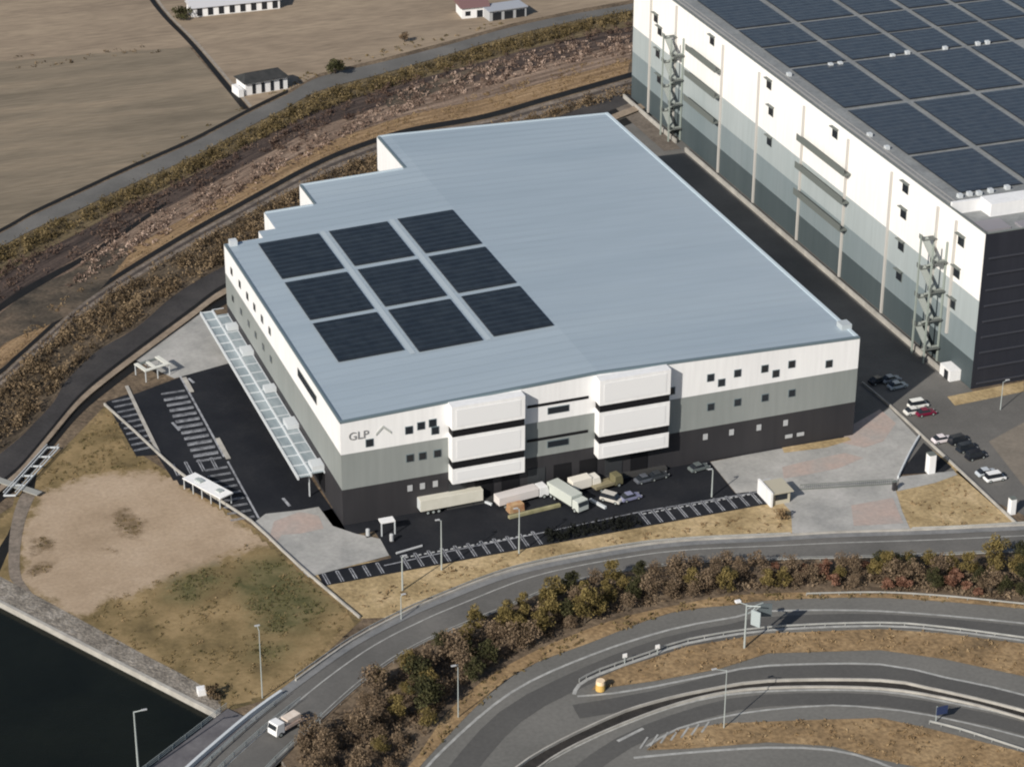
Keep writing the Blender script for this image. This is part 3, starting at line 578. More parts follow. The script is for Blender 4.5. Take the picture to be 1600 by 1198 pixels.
mb = MB(); edge(mb, (0,0), (52,0), .7, .4, .3); edge(mb, (52,0), (108.1,0), .7, .4, .3); mb.build('front_shadow_trim', A_['rooftrim'], rf); mb = MB(); edge(mb, (0,87.4), (0,.65), .45, .4, .2); mb.build('side_dark_trim', A_['rooftrim'], rf); mb = MB(); edge(mb, (49,133.4), (49,113), .5, .4, .2); mb.build('side_dark_trim', A_['rooftrim'], rf); mb = MB(); edge(mb, (24,112.6), (24,101), .4, .4, .2)  # dark edge trim, its tone painting the parapet shadow line
mb.build('side_dark_trim', A_['rooftrim'], rf)
mb = MB(); edge(mb, (108.1,.7), (108.1,134), .7, .35, .3); edge(mb, (108.1,134), (52,134), .6, .3, .25); edge(mb, (52,134), (49.3,134), .6, .3, .25); edge(mb, (48.7,113), (24.3,113), .6, .3, .25); edge(mb, (23.7,101), (12.8,101), .6, .3, .25)
mb.build('roof_edge_flashing', A_['rooftrimp'], rf)
# standing seams across the roof, every 3 m
mb = MB()
for k in range(1, 44):
    y = k*3.05
    xs = 0.3 if y < 87.5 else (9 if y < 91 else (12.8 if y < 100.6 else (24.4 if y < 112.6 else 49.4)))
    mb.add([(xs,y-.05,zr(xs)+.03),(xs,y+.05,zr(xs)+.03),(52,y+.05,23.63),(52,y-.05,23.63)], [(0,1,2,3)]); mb.add([(52,y-.05,23.63),(52,y+.05,23.63),(107.6,y+.05,zr(107.6)+.03),(107.6,y-.05,zr(107.6)+.03)], [(0,1,2,3)])
mb.build('roof_seams', mat('seam_metal', (.35,.42,.475), .5), rf)
def solar_block(parent, x0, x1, y0, y1, zf, m, cell=(1.7, 1.02), fr=True):
    mb = MB(); nx = int((x1-x0)/cell[0]); ny = int((y1-y0)/cell[1]); cx = (x1-x0)/nx; cy = (y1-y0)/ny
    for j in range(ny):
        for i in range(nx):
            a = x0+i*cx+.015; b = x0+(i+1)*cx-.015; c = y0+j*cy+.02; d = y0+(j+1)*cy-.04
            if (j % 2): zz0, zz1 = .345, .30
            else: zz0, zz1 = .30, .345
            mb.add([(a,c,zf(a)+zz0),(b,c,zf(b)+zz0),(b,d,zf(b)+zz1),(a,d,zf(a)+zz1)], [(0,1,2,3)])
    s = mb.build('solar_array', m, parent)
    f = MB(); a = (x0-.15, x1+.15)
    f.add([(a[0],y0-.15,zf(a[0])+.14),(a[1],y0-.15,zf(a[1])+.14),(a[1],y1+.15,zf(a[1])+.14),(a[0],y1+.15,zf(a[0])+.14),
           (a[0],y0-.15,zf(a[0])+.22),(a[1],y0-.15,zf(a[1])+.22),(a[1],y1+.15,zf(a[1])+.22),(a[0],y1+.15,zf(a[0])+.22)], [(0,1,2,3),(4,5,6,7),(0,1,5,4),(1,2,6,5),(2,3,7,6),(3,0,4,7)])
    f.build('mounting_frame', A_['frame'], s)
for x0, x1, ys in ((7.0, 20.2, ((24.2,42.2),(44.4,63.2),(65.6,84.6))), (22.9, 35.9, ((22.2,42.2),(44.4,63.4),(65.8,84.9))), (38.7, 51.2, ((22.9,42.4),(44.6,63.8),(66.0,85.3)))):
    for y0, y1 in ys: solar_block(WH, x0, x1, y0, y1, zr, A_['solar'])
mb = MB()
for xx in (21.5, 37.3): mb.add([(xx-.55,22,zr(xx-.5)+.04),(xx+.55,22,zr(xx+.5)+.04),(xx+.55,86,zr(xx+.5)+.04),(xx-.55,86,zr(xx-.5)+.04)], [(0,1,2,3)])
mb.build('roof_walkway', mat('walkway_grey', (.40,.46,.50), .6), rf)
# projecting cladding boxes over the docks
for bx, (x0, x1, zt) in enumerate(((21.2, 35.9, 22.75), (51.2, 66.0, 23.25))):
    cb = MB().box(x0+.12, x1-.12, -2.36, -.01, 6.3, zt-.3).build('dock_projection', A_['black'], WH)  # black core paints the shade in the gaps between panels
    for z0, z1 in ((17.85, zt), (11.05, 16.35), (6.2, 9.5)):
        MB().box(x0, x1, -2.4, -.02, z0, z1).build('cladding_panel', A_['white'], cb)
        MB().box(x0+.9, x1-.9, -2.46, -2.41, z0+.7, z1-.7).build('inset_panel', mat('inset_cladding', (.745,.75,.76), .6), cb)
MB().box(106.2, 108.4, 4.2, 6.6, zr(107)-.1, zr(107)+1.1).build('roof_unit', mat('unit_grey', (.42,.46,.48), .6), rf)
MB().box(1.0, 2.6, 86, 87.6, 22, 23.2).build('roof_unit', A_['beam'], rf)
def win(parent, x, z, w=1.5, h=1.6, m='glass', y=0, name='window'):
    f = MB().box(x-w/2-.12, x+w/2+.12, y-.10, y-.02, z-h/2-.12, z+h/2+.12).build(name, A_['rooftrim' if m == 'glass' else 'dark'], parent)
    MB().box(x-w/2, x+w/2, y-.16, y-.105, z-h/2, z+h/2).build('pane' if m == 'glass' else 'louvre', A_[m], f)
for x, z in ((5.6,16.9),(13.4,18.2),(15.8,18.7),(18.1,18.9),(18.6,17.2),(75.6,18.7),(78,17.2),(81.4,18.7),(87.3,18.7),(89.8,17.2),(93.2,18.7),(101.5,17.4),(67.3,17.2)): win(WH, x, z, 1.3, 1.4)
for x in (13.5,16,19,75.9,81.7,87.7,93.6): win(WH, x, 12.2, 1.3, 1.4)
for x in (13.4,15.9,18.5,75,80.7,86.7,92.6): win(WH, x, 5.7, 1.0, 1.3, 'vent', name='wall_vent')
for x in (93.5,96.1): win(WH, x, 2.5, 1.6, .8, 'vent', name='wall_vent')
for z, m in ((18.9, 17.3), (11.5, 10.0)):
    MB().box(37.2, 49.8, -.12, -.02, z-.28, z+.28).build('slot_opening', A_['black'], WH); win(WH, 43.6, m, 4.2, 1.2)
for x in range(8):                       # dock doors, darkened to paint the shade of the bay under the boxes
    xx = 23+x*5.4
    MB().box(xx-1.8, xx+1.8, -.14, -.02, .9, 5.2).build('dock_door', A_['black'] if x % 3 else mat('dock_shutter_shaded', (.035,.038,.042), .6), WH)
MB().box(20.5, 66.5, -1.1, -.02, -.1, .9).build('dock_platform', mat('dock_concrete_shaded', (.05,.05,.05), .8), WH)  # platform concrete darkened for the shade under the boxes
def winx(parent, X, y, z, w=1.3, h=1.4, m='glass', fr='ledge', name='window'):
    f = MB().box(X-.10, X-.02, y-w/2-.12, y+w/2+.12, z-h/2-.12, z+h/2+.12).build(name, A_[fr], parent)
    MB().box(X-.16, X-.105, y-w/2, y+w/2, z-h/2, z+h/2).build('pane', A_[m], f)
for y in (81.6,74.6,68.3,62.5,56.4,50.4): winx(WH, 0, y, 18.2); winx(WH, 0, y, 11.8, 1.2, 1.2)
winx(WH, 0, 22.5, 19.0, 13, 1.6)
for k in range(9): MB().box(-.14, -.02, 14+k*8-2, 14+k*8+2, .9, 4.8).build('dock_door', A_['black'], WH)
# dock canopy along the left wall
cn = MB().box(-5.3, -3.0, 11.5, 90, 5.35, 5.48).box(-2.7, -.3, 11.5, 87, 5.75, 5.87).build('dock_canopy', A_['canopy'], WH)
mb = MB().box(-5.6, -5.3, 11.3, 90.2, 5.0, 5.7).box(-3.0, -2.7, 11.3, 90, 5.2, 5.95).box(-.3, -.1, 11.3, 87, 5.5, 5.95)
for k in range(22):
    y = 12+k*4.1
    if y < 90: mb.box(-5.3, -3.0, y-.1, y+.1, 5.49, 5.66).box(-2.7, -.3, y-.1, y+.1, 5.88, 5.98)
for k in range(8): y = 13+k*12.2; mb.box(-3.0, -2.8, y-.12, y+.12, 0, 5.2) if y < 88 else None
for y0, y1 in ((12,15),(30,33.5),(47,49),(65,68),(78,80)): mb.box(-2.4, -.02, y0, y1, 5.99, 7.0)
mb.build('canopy_frame', A_['beam'], cn)
# lettering on the front wall
def lettering(txt, size, x, z, y, m, parent):
    c = bpy.data.curves.new('t', 'FONT'); c.body = txt; c.size = size; c.extrude = .05
    o = bpy.data.objects.new('t', c); COL.objects.link(o); bpy.context.view_layer.update()
    me = bpy.data.meshes.new_from_object(o.evaluated_get(bpy.context.evaluated_depsgraph_get())); bpy.data.objects.remove(o)
    me.transform(Matrix.Translation((x, y, z)) @ Matrix.Rotation(R(90), 4, 'X')); me.materials.append(m)
    q = bpy.data.objects.new('sign_lettering', me); COL.objects.link(q); q.parent = parent; return q
lettering('GLP', 2.3, 1.5, 18.1, -.08, mat('sign_grey', (.24,.24,.245), .6), WH)
MB().bar((6.9,-.1,18.2), (8.3,-.1,19.6), .08, .5).bar((8.3,-.1,19.6), (9.9,-.1,18.1), .08, .5).build('sign_emblem', mat('sign_pale', (.45,.47,.45), .6), WH)

# ================================================================= BIG WAREHOUSE
BW = thing('large_warehouse', 'taller warehouse with pale to slate stepped bands and a roof covered in blue solar panels', 'warehouse', (0, 0, 0))
X1, Y1, Y2, XE, HB = 141.1, 10.2, 196.8, 268, 35.5
for z0, z1, mm, nm in ((-.2,6.6,'b4','base_wall'),(6.6,13.3,'b3','lower_wall'),(13.3,20.4,'b2','middle_wall'),(20.4,HB,'b1','upper_wall')):
    mb = MB().add([(X1,Y1,z0),(X1,Y2,z0),(X1,Y2,z1),(X1,Y1,z1)], [(0,3,2,1)]); mb.add([(X1,Y2,z0),(XE,Y2,z0),(XE,Y2,z1),(X1,Y2,z1)], [(0,1,2,3)])
    mb.build(nm, A_[mm], BW)
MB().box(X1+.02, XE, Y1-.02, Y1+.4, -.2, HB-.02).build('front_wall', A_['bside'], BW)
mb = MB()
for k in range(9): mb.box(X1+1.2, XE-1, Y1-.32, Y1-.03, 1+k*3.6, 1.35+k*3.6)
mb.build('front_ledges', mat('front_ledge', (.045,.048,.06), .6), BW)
MB().box(X1+.02, X1+.6, Y1-.05, Y1+.02, 0, HB).build('corner_trim', A_['bside'], BW)
rb = MB().box(X1+.02, XE, 26.2, Y2-.05, 34.6, 35.2).box(X1+.02, XE, Y1+.45, 26.2, 33.2, 33.6).build('roof', A_['broof'], BW)
MB().box(X1+.02, X1+.55, Y1+.4, Y2, 35.2, HB+.12).box(X1+.6, XE, Y1, Y1+.5, HB-.01, HB+.1).build('roof_coping', mat('coping_grey', (.17,.185,.175), .6), rb)
MB().box(X1+1.6, X1+2.0, 27, Y2-2, 35.2, 35.5).box(X1+3.0, X1+3.2, 27, Y2-2, 35.2, 35.4).build('gutter_rail', mat('gutter', (.27,.27,.27), .6), rb)
MB().box(X1+.8, 149, 25.6, 26.3, 33.6, 36.3).box(149, XE, 21.8, 26.3, 33.6, 36.5).build('roof_screen', A_['white'], rb)
MB().box(152, XE, 12, 17, 33.6, 34.1).box(144, 150, 15, 20, 33.6, 34.0).build('terrace_plant', mat('plant_grey', (.26,.25,.27), .6), rb)
fz = lambda x: 35.25
gx = [147.4, 162.4, 164.4, 180.2, 182.1, 194.3, 196.2, 207.7, 209.6, 222, 224, 237]
gy = [31.9, 53.4, 55.2, 83.9, 86.2, 113.4, 115.2, 129.2, 130.6, 143.9, 145.7, 169.5, 171.3, 194]
for i in range(0, 12, 2):
    for j in range(0, 14, 2):
        if i >= 8 and j < 6: continue
        solar_block(BW, gx[i], gx[i+1], gy[j], gy[j+1], fz, A_['solarb'], cell=(1.9, 1.0))
vx = MB()
for px in [(1233,114),(1298,99),(1313,97),(1395,85),(1418,80),(1477,73),(1528,66),(1543,64),(1359,208),(1386,228),(1574,290),(1548,295),(1530,299),(1515,300),(1500,303)]:
    p = G(px[0], px[1], 36); MB().box(p.x-.5, p.x+.5, p.y-.55, p.y+.55, 35.2, 36.0).build('roof_vent', A_['beam'], rb)
for y in (184.5,168,139,118,93.5,71,50.2,29.5,21.6):
    top = HB-.4 if y in (184.5,168) else HB-1.5
    MB().box(X1-.45, X1-.02, y-.3, y+.3, 0 if y > 29 else 8, top).build('downpipe', A_['pipe'], BW)
for y, z in ((181.6,27.3),(178.8,24.6),(179.6,18.2),(178.2,11.5),(146,32.7),(112.8,32.5),(111,26.3),(111,18.6),(77.9,32.7),(44.1,32.4),(44.1,26.4),(44,18.8),(43.8,11.7),(19.4,30.1),(20,22.6),(20.6,15.2)):
    winx(BW, X1, y, z, 2.4, 1.7, 'glass', 'ledge'); MB().box(X1-.9, X1-.02, y-1.6, y+1.6, z+1.5, z+1.65).build('window_hood', A_['ledge'], BW)
for ya, yb, zs in ((139.4,158,(27,20.2,13.4)), (69,93.2,(26.2,19.3,12.6))):
    for z in zs:
        s = MB().box(X1-2.0, X1-.02, ya, yb, z-.25, z+.1).build('balcony', A_['ledge'], BW)
        MB().box(X1-2.0, X1-1.85, ya, yb, z+.1, z+1.35).build('balcony_railing', A_['ledge'], s)
def stairs(yc, zt):
    x0, x1 = X1-3.6, X1-.3; w = 2.6
    st = MB()
    for a in (x0, x1):
        for b in (yc-w, yc+w): st.box(a-.17, a+.17, b-.17, b+.17, 0, zt+1)
    s = st.build('stair_tower', A_['steel'], BW); n = int(zt/3.35)
    for k in range(n+1):
        z = zt-k*3.35
        if z < .3: break
        sd = -1 if k % 2 else 1
        MB().box(x0, x1, yc+sd*w-.9, yc+sd*w+.9, z-.12, z+.04).box(x0-.06, x0+.02, yc+sd*w-.9, yc+sd*w+.9, z+.04, z+1.0).build('landing', A_['landing'], s)
        if z > 3.4: MB().bar(((x0+x1)/2-.8*sd, yc+sd*w, z-.1), ((x0+x1)/2-.8*sd, yc-sd*w, z-3.35), 1.4, .5).build('stair_flight', A_['flight'], s)
stairs(165.5, 27.0); stairs(27.0, 27.0)
MB().box(X1-2.6, X1-.02, 14.6, 19.0, 0, 2.5).build('entrance_porch', A_['white'], BW)
MB().box(X1-2.7, X1-2.61, 15.4, 17, .1, 2.1).build('porch_door', A_['glass'], BW)

# ================================================================= BOUNDARY WALLS, GATES
P = spline(W2([(163,633),(210,675),(275,735),(330,775),(392,815),(440,860),(490,905),(562,966)]), 5)
tag(wall(P, .3, .55).build('boundary_wall', A_['kerb']), 'pale boundary wall running diagonally between the parking yard and the vacant lot', 'wall')
tag(wall([Vector((138.9, y, 0)) for y in (19, 60, 110, 155)], .4, 1.2).build('alley_wall', A_['kerb']), 'long pale low wall at the foot of the taller warehouse', 'wall')
tag(wall([Vector((138.9, y, 0)) for y in (161, 178, 197)], .4, 1.2).build('alley_wall', A_['kerb']), 'short pale low wall at the far top end of the alley', 'wall')
struct(sheet('sunlit_alley_strip', [(133.8,157),(138.6,157),(138.6,200),(133.8,200)], .07, mat('sunlit_alley_brown', [(.11,.09,.075), (.17,.145,.12)], .9, .3, fine=.15), px=False))  # brown strip paints the sunlit far end of the alley asphalt
tag(wall(spline(W2([(1347,600),(1392,637),(1440,682),(1490,728),(1588,820)]), 5), .3, .6).build('boundary_wall', A_['kerb']), 'pale boundary wall from the alley down past the plaza to the local road', 'wall')
tag(wall(spline(W2([(1436,684),(1420,712),(1403,748)]), 5), .3, .7).build('kerb_wall', A_['beam']), 'white kerb wall between the plaza and the small black parking triangle', 'wall')
g_ = thing('sliding_gate', 'thin dark sliding gate drawn across the plaza', 'gate', G(1250, 766))
e = G(1396, 757)-G(1250, 766); mb = MB(); mb.bar((0,0,.15), e+Vector((0,0,.15)), .12, .15).bar((0,0,1.2), e+Vector((0,0,1.2)), .1, .12); mb.build('gate_frame', A_['ledge'], g_)
mb = MB()
for k in range(46): q = e*(k/46); mb.box(q.x-.03, q.x+.03, q.y-.03, q.y+.03, .2, 1.25)
mb.build('gate_bars', A_['ledge'], g_)
def post(name, px, w, h, m, label, cat, cap=True):
    p = G(*px); t = thing(name, label, cat, p); MB().box(-w/2, w/2, -w/2, w/2, 0, h).build('post', m, t, bevel=.04)
    if cap: MB().box(-w/2-.06, w/2+.06, -w/2-.06, w/2+.06, h, h+.1).build('cap', A_['ledge'], t)
post('gate_post', (1397,766), .7, 2.0, A_['dark'], 'dark square gate post where the sliding gate ends', 'post')
post('sign_pillar', (1453,738), 1.5, 4.2, A_['white'], 'white pillar standing on the black parking triangle', 'pillar')
post('sign_pillar', (1580,802), 1.2, 3.4, A_['white'], 'white pillar at the far right end of the boundary wall', 'pillar')
post('bollard', (315,1084), 1.4, 1.3, A_['white'], 'stubby white box on the stone bank near the canal corner', 'box', False)
# guard booth by the gate
p = G(1206, 790); bt = thing('guard_booth', 'small white and tan guard booth at the left end of the sliding gate', 'booth', p, 0)
MB().box(0, 3.8, 0, 4.4, 0, 2.6).build('wall', mat('booth_tan', (.50,.46,.36), .7), bt); MB().box(-.5, 4.3, -.5, 4.9, 2.6, 2.85).build('roof', mat('booth_roof', (.42,.39,.31), .7), bt)
MB().box(.6, 3.2, -.06, -.01, 1, 2.2).build('window', A_['glass'], bt); MB().box(-.55, -.15, -.6, 5.5, 0, 3.2).build('sign_wall', A_['white'], bt); MB().box(1.5, 3.1, 4.9, 7.5, 0, 1.6).build('cabinet', A_['vent'], bt)

# ================================================================= VEHICLES
def wheels(t, xs, w, r=.34, wd=.24):
    for x in xs:
        for s in (-1, 1):
            o = MB().tube((x, s*(w/2-wd), r), (x, s*(w/2+.01), r), r, n=14).build('wheel', A_['tyre'], t)
            MB().tube((x, s*(w/2+.012), r), (x, s*(w/2+.03), r), r*.55, n=10).build('rim', A_['lampgrey'], o)
def car(px, ang, col, label, kind='car', group=None, z=.05):
    t = thing('parked_car', label, 'car', G(px[0], px[1], z), R(ang), group); L = 2.2; w = .86
    low = [(-L,.35),(-L+.05,.78),(-L+.35,.92),(-.9,.95),(1.0,.93),(L-.25,.80),(L,.55),(L-.05,.3),(-L+.1,.28)]
    MB().profile(low, -w, w).build('body', paint(col), t, bevel=.06)
    if kind == 'van': cab = [(-2.05,.93),(-1.95,1.75),(-1.7,1.85),(.9,1.82),(1.55,.95)]
    else: cab = [(-1.85,.93),(-1.25,1.42),(-.9,1.5),(.25,1.48),(1.05,.94)]
    n = len(cab); vs = []
    for s in (-1, 1): vs += [(x, s*(w-.04 if z_ < 1 else w-.2), z_) for x, z_ in cab]
    MB().add(vs, [(i, (i+1) % n, n+(i+1) % n, n+i) for i in range(n)]+[tuple(range(n)), tuple(range(2*n-1, n-1, -1))]).build('windows', A_['glass'], t)
    zt = 1.86 if kind == 'van' else 1.5; xa, xb = (-1.8, .95) if kind == 'van' else (-1.05, .3)
    MB().box(xa, xb, -w+.16, w-.16, zt-.05, zt+.04).build('roof_panel', paint(col), t, bevel=.03)
    wheels(t, (-1.35, 1.35), 1.74)
    for s in (-1, 1): MB().box(L-.12, L+.01, s*.62-.16, s*.62+.16, .55, .72).build('headlight', A_['vent'], t)
    return t
def truck(px, ang, colc, colb, label, L=8.0, w=2.35, h=2.4, z=.05, flat=False, name='truck', cabfwd=1.9):
    t = thing(name, label, 'truck', G(px[0], px[1], z), R(ang))
    MB().box(-L/2, L/2-.1, -.4, .4, .55, .85).build('chassis', A_['dark'], t)
    x1 = L/2; x0 = L/2-cabfwd
    MB().profile([(x0,.55),(x0,2.55),(x1-.35,2.6),(x1-.05,1.6),(x1,.5)], -w/2+.05, w/2-.05).build('cab', paint(colc), t, bevel=.07)
    MB().profile([(x1-.33,2.35),(x1-.03,1.62),(x1+.03,1.62),(x1-.26,2.37)], -w/2+.2, w/2-.2).build('windscreen', A_['glass'], t)
    if flat:
        MB().box(-L/2, x0-.15, -w/2, w/2, .9, 1.1).box(-L/2, x0-.15, -w/2, -w/2+.08, 1.1, 1.5).box(-L/2, x0-.15, w/2-.08, w/2, 1.1, 1.5).build('flatbed', paint(colb), t)
    else:
        MB().box(-L/2, x0-.2, -w/2, w/2, .9, .9+h).build('cargo_box', mat('cargo_paint', colb, .5), t, bevel=.05)
    wheels(t, (L/2-1.1, -L/2+1.3, -L/2+2.4) if L > 6.5 else (L/2-1.0, -L/2+1.2), w, .46, .3)
    return t
WHT = (.80,.80,.80); SIL = (.42,.43,.45); DRK = (.014,.016,.022)
car((1372,598), 10, DRK, 'black car in the shadow of the alley behind the silver pair')
car((1392,596), 5, (.30,.33,.36), 'grey car at the alley mouth, farther of the silver pair')
car((1402,606), 5, (.42,.46,.48), 'silver car at the alley mouth, nearer of the silver pair')
car((1434,636), 0, (.78,.78,.74), 'cream white car parked just behind the dark red one', 'van')
car((1446,648), 0, (.16,.008,.035), 'dark red car by the boundary wall')
car((1428,646), 0, (.70,.69,.66), 'small white car nose to tail behind the dark red one')
car((1472,690), 0, (.72,.66,.68), 'pale pinkish white car up against the boundary wall, left of the black cars')
car((1497,692), 5, DRK, 'black car, farthest of the three black ones in the row', 'van')
car((1510,704), 5, (.018,.024,.034), 'black car, middle of the three black ones in the row', 'van')
car((1524,716), 5, DRK, 'black car, nearest of the three black ones in the row', 'van')
car((1541,742), 0, (.50,.54,.58), 'silver blue car at the right end of the row by the verge')
car((1554,750), 0, (.82,.82,.82), 'bright white car at the very right end of the row', 'van')
car((1092,199), 90, WHT, 'white van by the stair foot of the taller warehouse, farthest of three', 'van')
car((1099,210), 90, WHT, 'white van by the stair foot of the taller warehouse, middle of three', 'van')
car((1109,222), 90, (.7,.7,.72), 'pale van by the taller warehouse, nearest of three', 'van')
car((1008,752), 8, (.11,.12,.14), 'grey car in the front yard, left of its darker neighbour')
car((1028,747), 8, (.05,.055,.062), 'dark grey car in the front yard right of the grey one')
car((1092,734), 8, (.13,.15,.15), 'grey green car nearest the plaza edge in the front yard')
car((985,780), 8, (.22,.23,.34), 'lavender grey car in the front yard beside the pale van')
car((955,783), -50, (.52,.50,.46), 'beige van parked at an angle in the middle of the front yard', 'van')
t = thing('trailer', 'long cream box trailer parked along the front dock', 'trailer', G(703, 793, .05), R(1))
MB().box(-6.4, 6.4, -1.25, 1.25, 1.0, 3.4).build('cargo_box', A_['cream'], t, bevel=.05); MB().box(-6, 6, -.45, .45, .6, 1.0).build('chassis', A_['dark'], t); wheels(t, (-4.9, -3.8, -2.7), 2.45, .48, .3)
MB().box(-6.46, -6.41, -1.15, 1.15, 1.1, 3.3).build('rear_doors', A_['beam'], t); MB().box(4.4, 4.6, -.8, -.6, 0, 1).box(4.4, 4.6, .6, .8, 0, 1).build('landing_gear', A_['dark'], t)
t = truck((815,783), 8, WHT, (.66,.62,.60), 'long white truck with a pale pinkish tarpaulin body at the front dock', 11.0, 2.3, 1.7, cabfwd=2.1); 
t = truck((887,786), -72, (.55,.58,.54), (.50,.53,.49), 'grey green box truck standing crosswise in the front yard', 9.6, 2.7, 2.2)
truck((880,752), 8, (.05,.07,.07), (.012,.030,.030), 'truck with a dark green tarpaulin backed into the dock gap', 8.0, 2.5, 2.5)
truck((913,764), 8, (.80,.77,.70), (.78,.74,.66), 'short cream box truck right of the crosswise truck', 6.4, 2.2, 2.0)
truck((948,762), 12, (.17,.155,.09), (.27,.235,.15), 'olive and tan flatbed truck at the right end of the dock', 6.4, 2.2, 2.0, flat=True)
mb = MB()
for i in range(5): mb.box(-1.6+i*.05, 1.6, -.9+i*.06, .9, i*.3, i*.3+.22)
o = mb.build('timber_stack', mat('timber', [(.34,.17,.09), (.5,.36,.2)], .8, .8)); o.location = G(805, 797, .05); o.rotation_euler = (0,0,R(6)); tag(o, 'reddish brown timber stack in front of the pinkish truck', 'timber')
o = MB().box(-5.5, 5.5, -.35, .35, 0, .55).build('straw_bundle', mat('bundle', [(.20,.19,.10), (.36,.33,.2)], .9, .5)); o.location = G(835, 800, .05); o.rotation_euler = (0,0,R(6)); tag(o, 'long tan bundle lying on the asphalt before the pinkish truck', 'bundle')
o = MB().box(-2.2, 2.2, -.28, .28, 0, .45).build('concrete_beam', A_['beam']); o.location = G(934, 788, .05); o.rotation_euler = (0,0,R(-68)); tag(o, 'white beam lying crosswise between the cream truck and beige van', 'beam')
o = MB().box(-1.9, 1.9, -.22, .22, .1, .5).build('concrete_beam', A_['beam']); o.location = G(757, 785, .05); o.rotation_euler = (0,0,R(-60)); tag(o, 'short white beam on the asphalt between trailer and pinkish truck', 'beam')
t = truck((447,1139), 207, (.84,.84,.84), (.60,.47,.40), 'small white truck with a tan load crossing the bridge', 6.2, 2.3, 1.2, z=.16, flat=True)
MB().box(-2.6, .3, -.85, .85, 1.12, 2.3).build('load', mat('tan_load', [(.60,.50,.42), (.74,.66,.58)], .8, .8), t)
# front-left doorway frame and barriers
t = thing('entrance_canopy', 'small white topped entrance frame at the near end of the front wall', 'canopy', G(596, 838, .05))
MB().box(0, 2.8, 0, 1.8, 2.7, 2.95).build('roof', A_['white'], t)
for a in (0, 2.6): MB().box(a, a+.2, 0, .2, 0, 2.7).build('post', A_['beam'], t)
for (px, lab) in (((575,838),'pale gas tank on the corner by the entrance frame'), ((612,846),'pale gas tank in front of the entrance frame')):
    q = thing('gas_tank', lab, 'tank', G(*px, .05)); MB().tube((0,0,.3), (0,0,1.6), .4, n=12).tube((0,0,1.6), (0,0,1.75), .4, .15, 12).build('tank', A_['vent'], q); MB().box(-.4, .4, -.4, .4, 0, .3).build('base', A_['dark'], q)
q = thing('stored_pipe', 'pale pipe lying on the asphalt right of the corner paving', 'pipe', G(640, 862, .05)); MB().tube((-2.6,0,.25), (2.8,1.0,.25), .22).build('pipe', A_['vent'], q)
# shelter and carport in the left yard
p = G(286, 764); t = thing('bicycle_shelter', 'white roofed long shelter against the boundary wall of the parking yard', 'shelter', p, math.atan2(*(G(343, 795)-G(286, 764)).yx))
MB().box(0, 11.5, 0, 3.2, 2.3, 2.5).build('roof', A_['white'], t); MB().box(2.5, 4.2, 1.0, 2.0, 2.51, 2.9).box(8.6, 9.8, 1.2, 2.2, 2.51, 2.8).build('roof_units', A_['lampgrey'], t)
for k in range(5):
    for yy in (.1, 2.9): MB().box(.2+k*2.7, .36+k*2.7, yy, yy+.16, 0, 2.3).build('post', A_['beam'], t)
p = G(228, 598); t = thing('carport', 'open white framed carport at the far corner of the parking yard', 'carport', p, R(18))
MB().box(0, 6.2, 0, .9, 2.5, 2.7).box(0, .9, .9, 4.6, 2.5, 2.7).box(5.2, 6.2, .9, 4.8, 2.5, 2.7).box(2.4, 3.1, .9, 3.8, 2.5, 2.7).build('roof', mat('carport_white', (.66,.66,.60), .6), t)
MB().box(.95, 5.15, 3.9, 4.8, 2.3, 2.45).build('roof_panel', A_['ledge'], t)
for a in (.1, 3, 5.9):
    for yy in (.1, 4.4): MB().box(a, a+.18, yy, yy+.18, 0, 2.5).build('post', A_['beam'], t)

# ================================================================= LAMPS AND SIGNS
def lamp(px, h, label, arm=(1.6, 0), head=(.9, .35), col='lampgrey', z=.05, r=.09):
    t = thing('street_lamp', label, 'street lamp', G(px[0], px[1], z))
    MB().tube((0,0,0), (0,0,h), r*1.3, r*.75).build('pole', A_[col], t); MB().tube((0,0,h-.1), (arm[0],arm[1],h+.25), r*.7, r*.55).build('arm', A_[col], t)
    hd = MB().box(arm[0]-head[0]/2, arm[0]+head[0]/2, arm[1]-head[1]/2, arm[1]+head[1]/2, h+.18, h+.36).build('lamp_head', A_['vent'], t, bevel=.04); return t
lamp((410,1090), 13.5, 'tall thin lamp pole on the grassy vacant lot near the bridge', (0,1.2))
lamp((716,1120), 10.5, 'lamp pole on the bank between the tree belt and ring road', (-.9,-.5))
lamp((1131,1137), 11.5, 'lamp pole standing on the lower traffic island of the ring road', (-2.0,.6))
lamp((217,1212), 12.5, 'grey lamp pole rising at the canal edge of the footbridge', (1.6,-.4), z=.3, r=.15)
lamp((627,968), 5.0, 'short pole beside the guardrail near the end of the boundary wall', (.5,0))
lamp((690,890), 10.5, 'grey yard lamp behind the left row of stall lines', (-.7,0), r=.13)
lamp((629,922), 7.0, 'grey post at the left end of the front stalls', (.5,0), r=.15)
lamp((811,864), 9.5, 'grey yard lamp near the hedge gap in the middle of the front yard', (-.7,0), r=.13)
lamp((1112,776), 6.0, 'pale yard lamp beside the dark grey cars', (-.6,0), r=.13)
lamp((1563,640), 6.5, 'thin lamp pole beside the side road near the taller warehouse', (1.0,0))
t = thing('road_sign', 'grey gantry pole with a lamp and an edge on sign over the outer ring lane', 'sign', G(1163, 1012, .1))
MB().tube((0,0,0), (0,0,9), .2, .14).build('pole', A_['lampgrey'], t); MB().tube((0,0,8.7), (2.0,-1.4,8.9), .1).tube((0,0,7), (3.6,.9,7.3), .13).tube((0,0,8), (3.6,.9,8.0), .13).tube((1.2,.3,7.1), (2.4,.6,8), .1).tube((2.4,.6,7.2), (3.6,.9,8), .1).tube((0,0,8.9), (-1.4,.6,9.4), .09).build('arm', A_['lampgrey'], t)
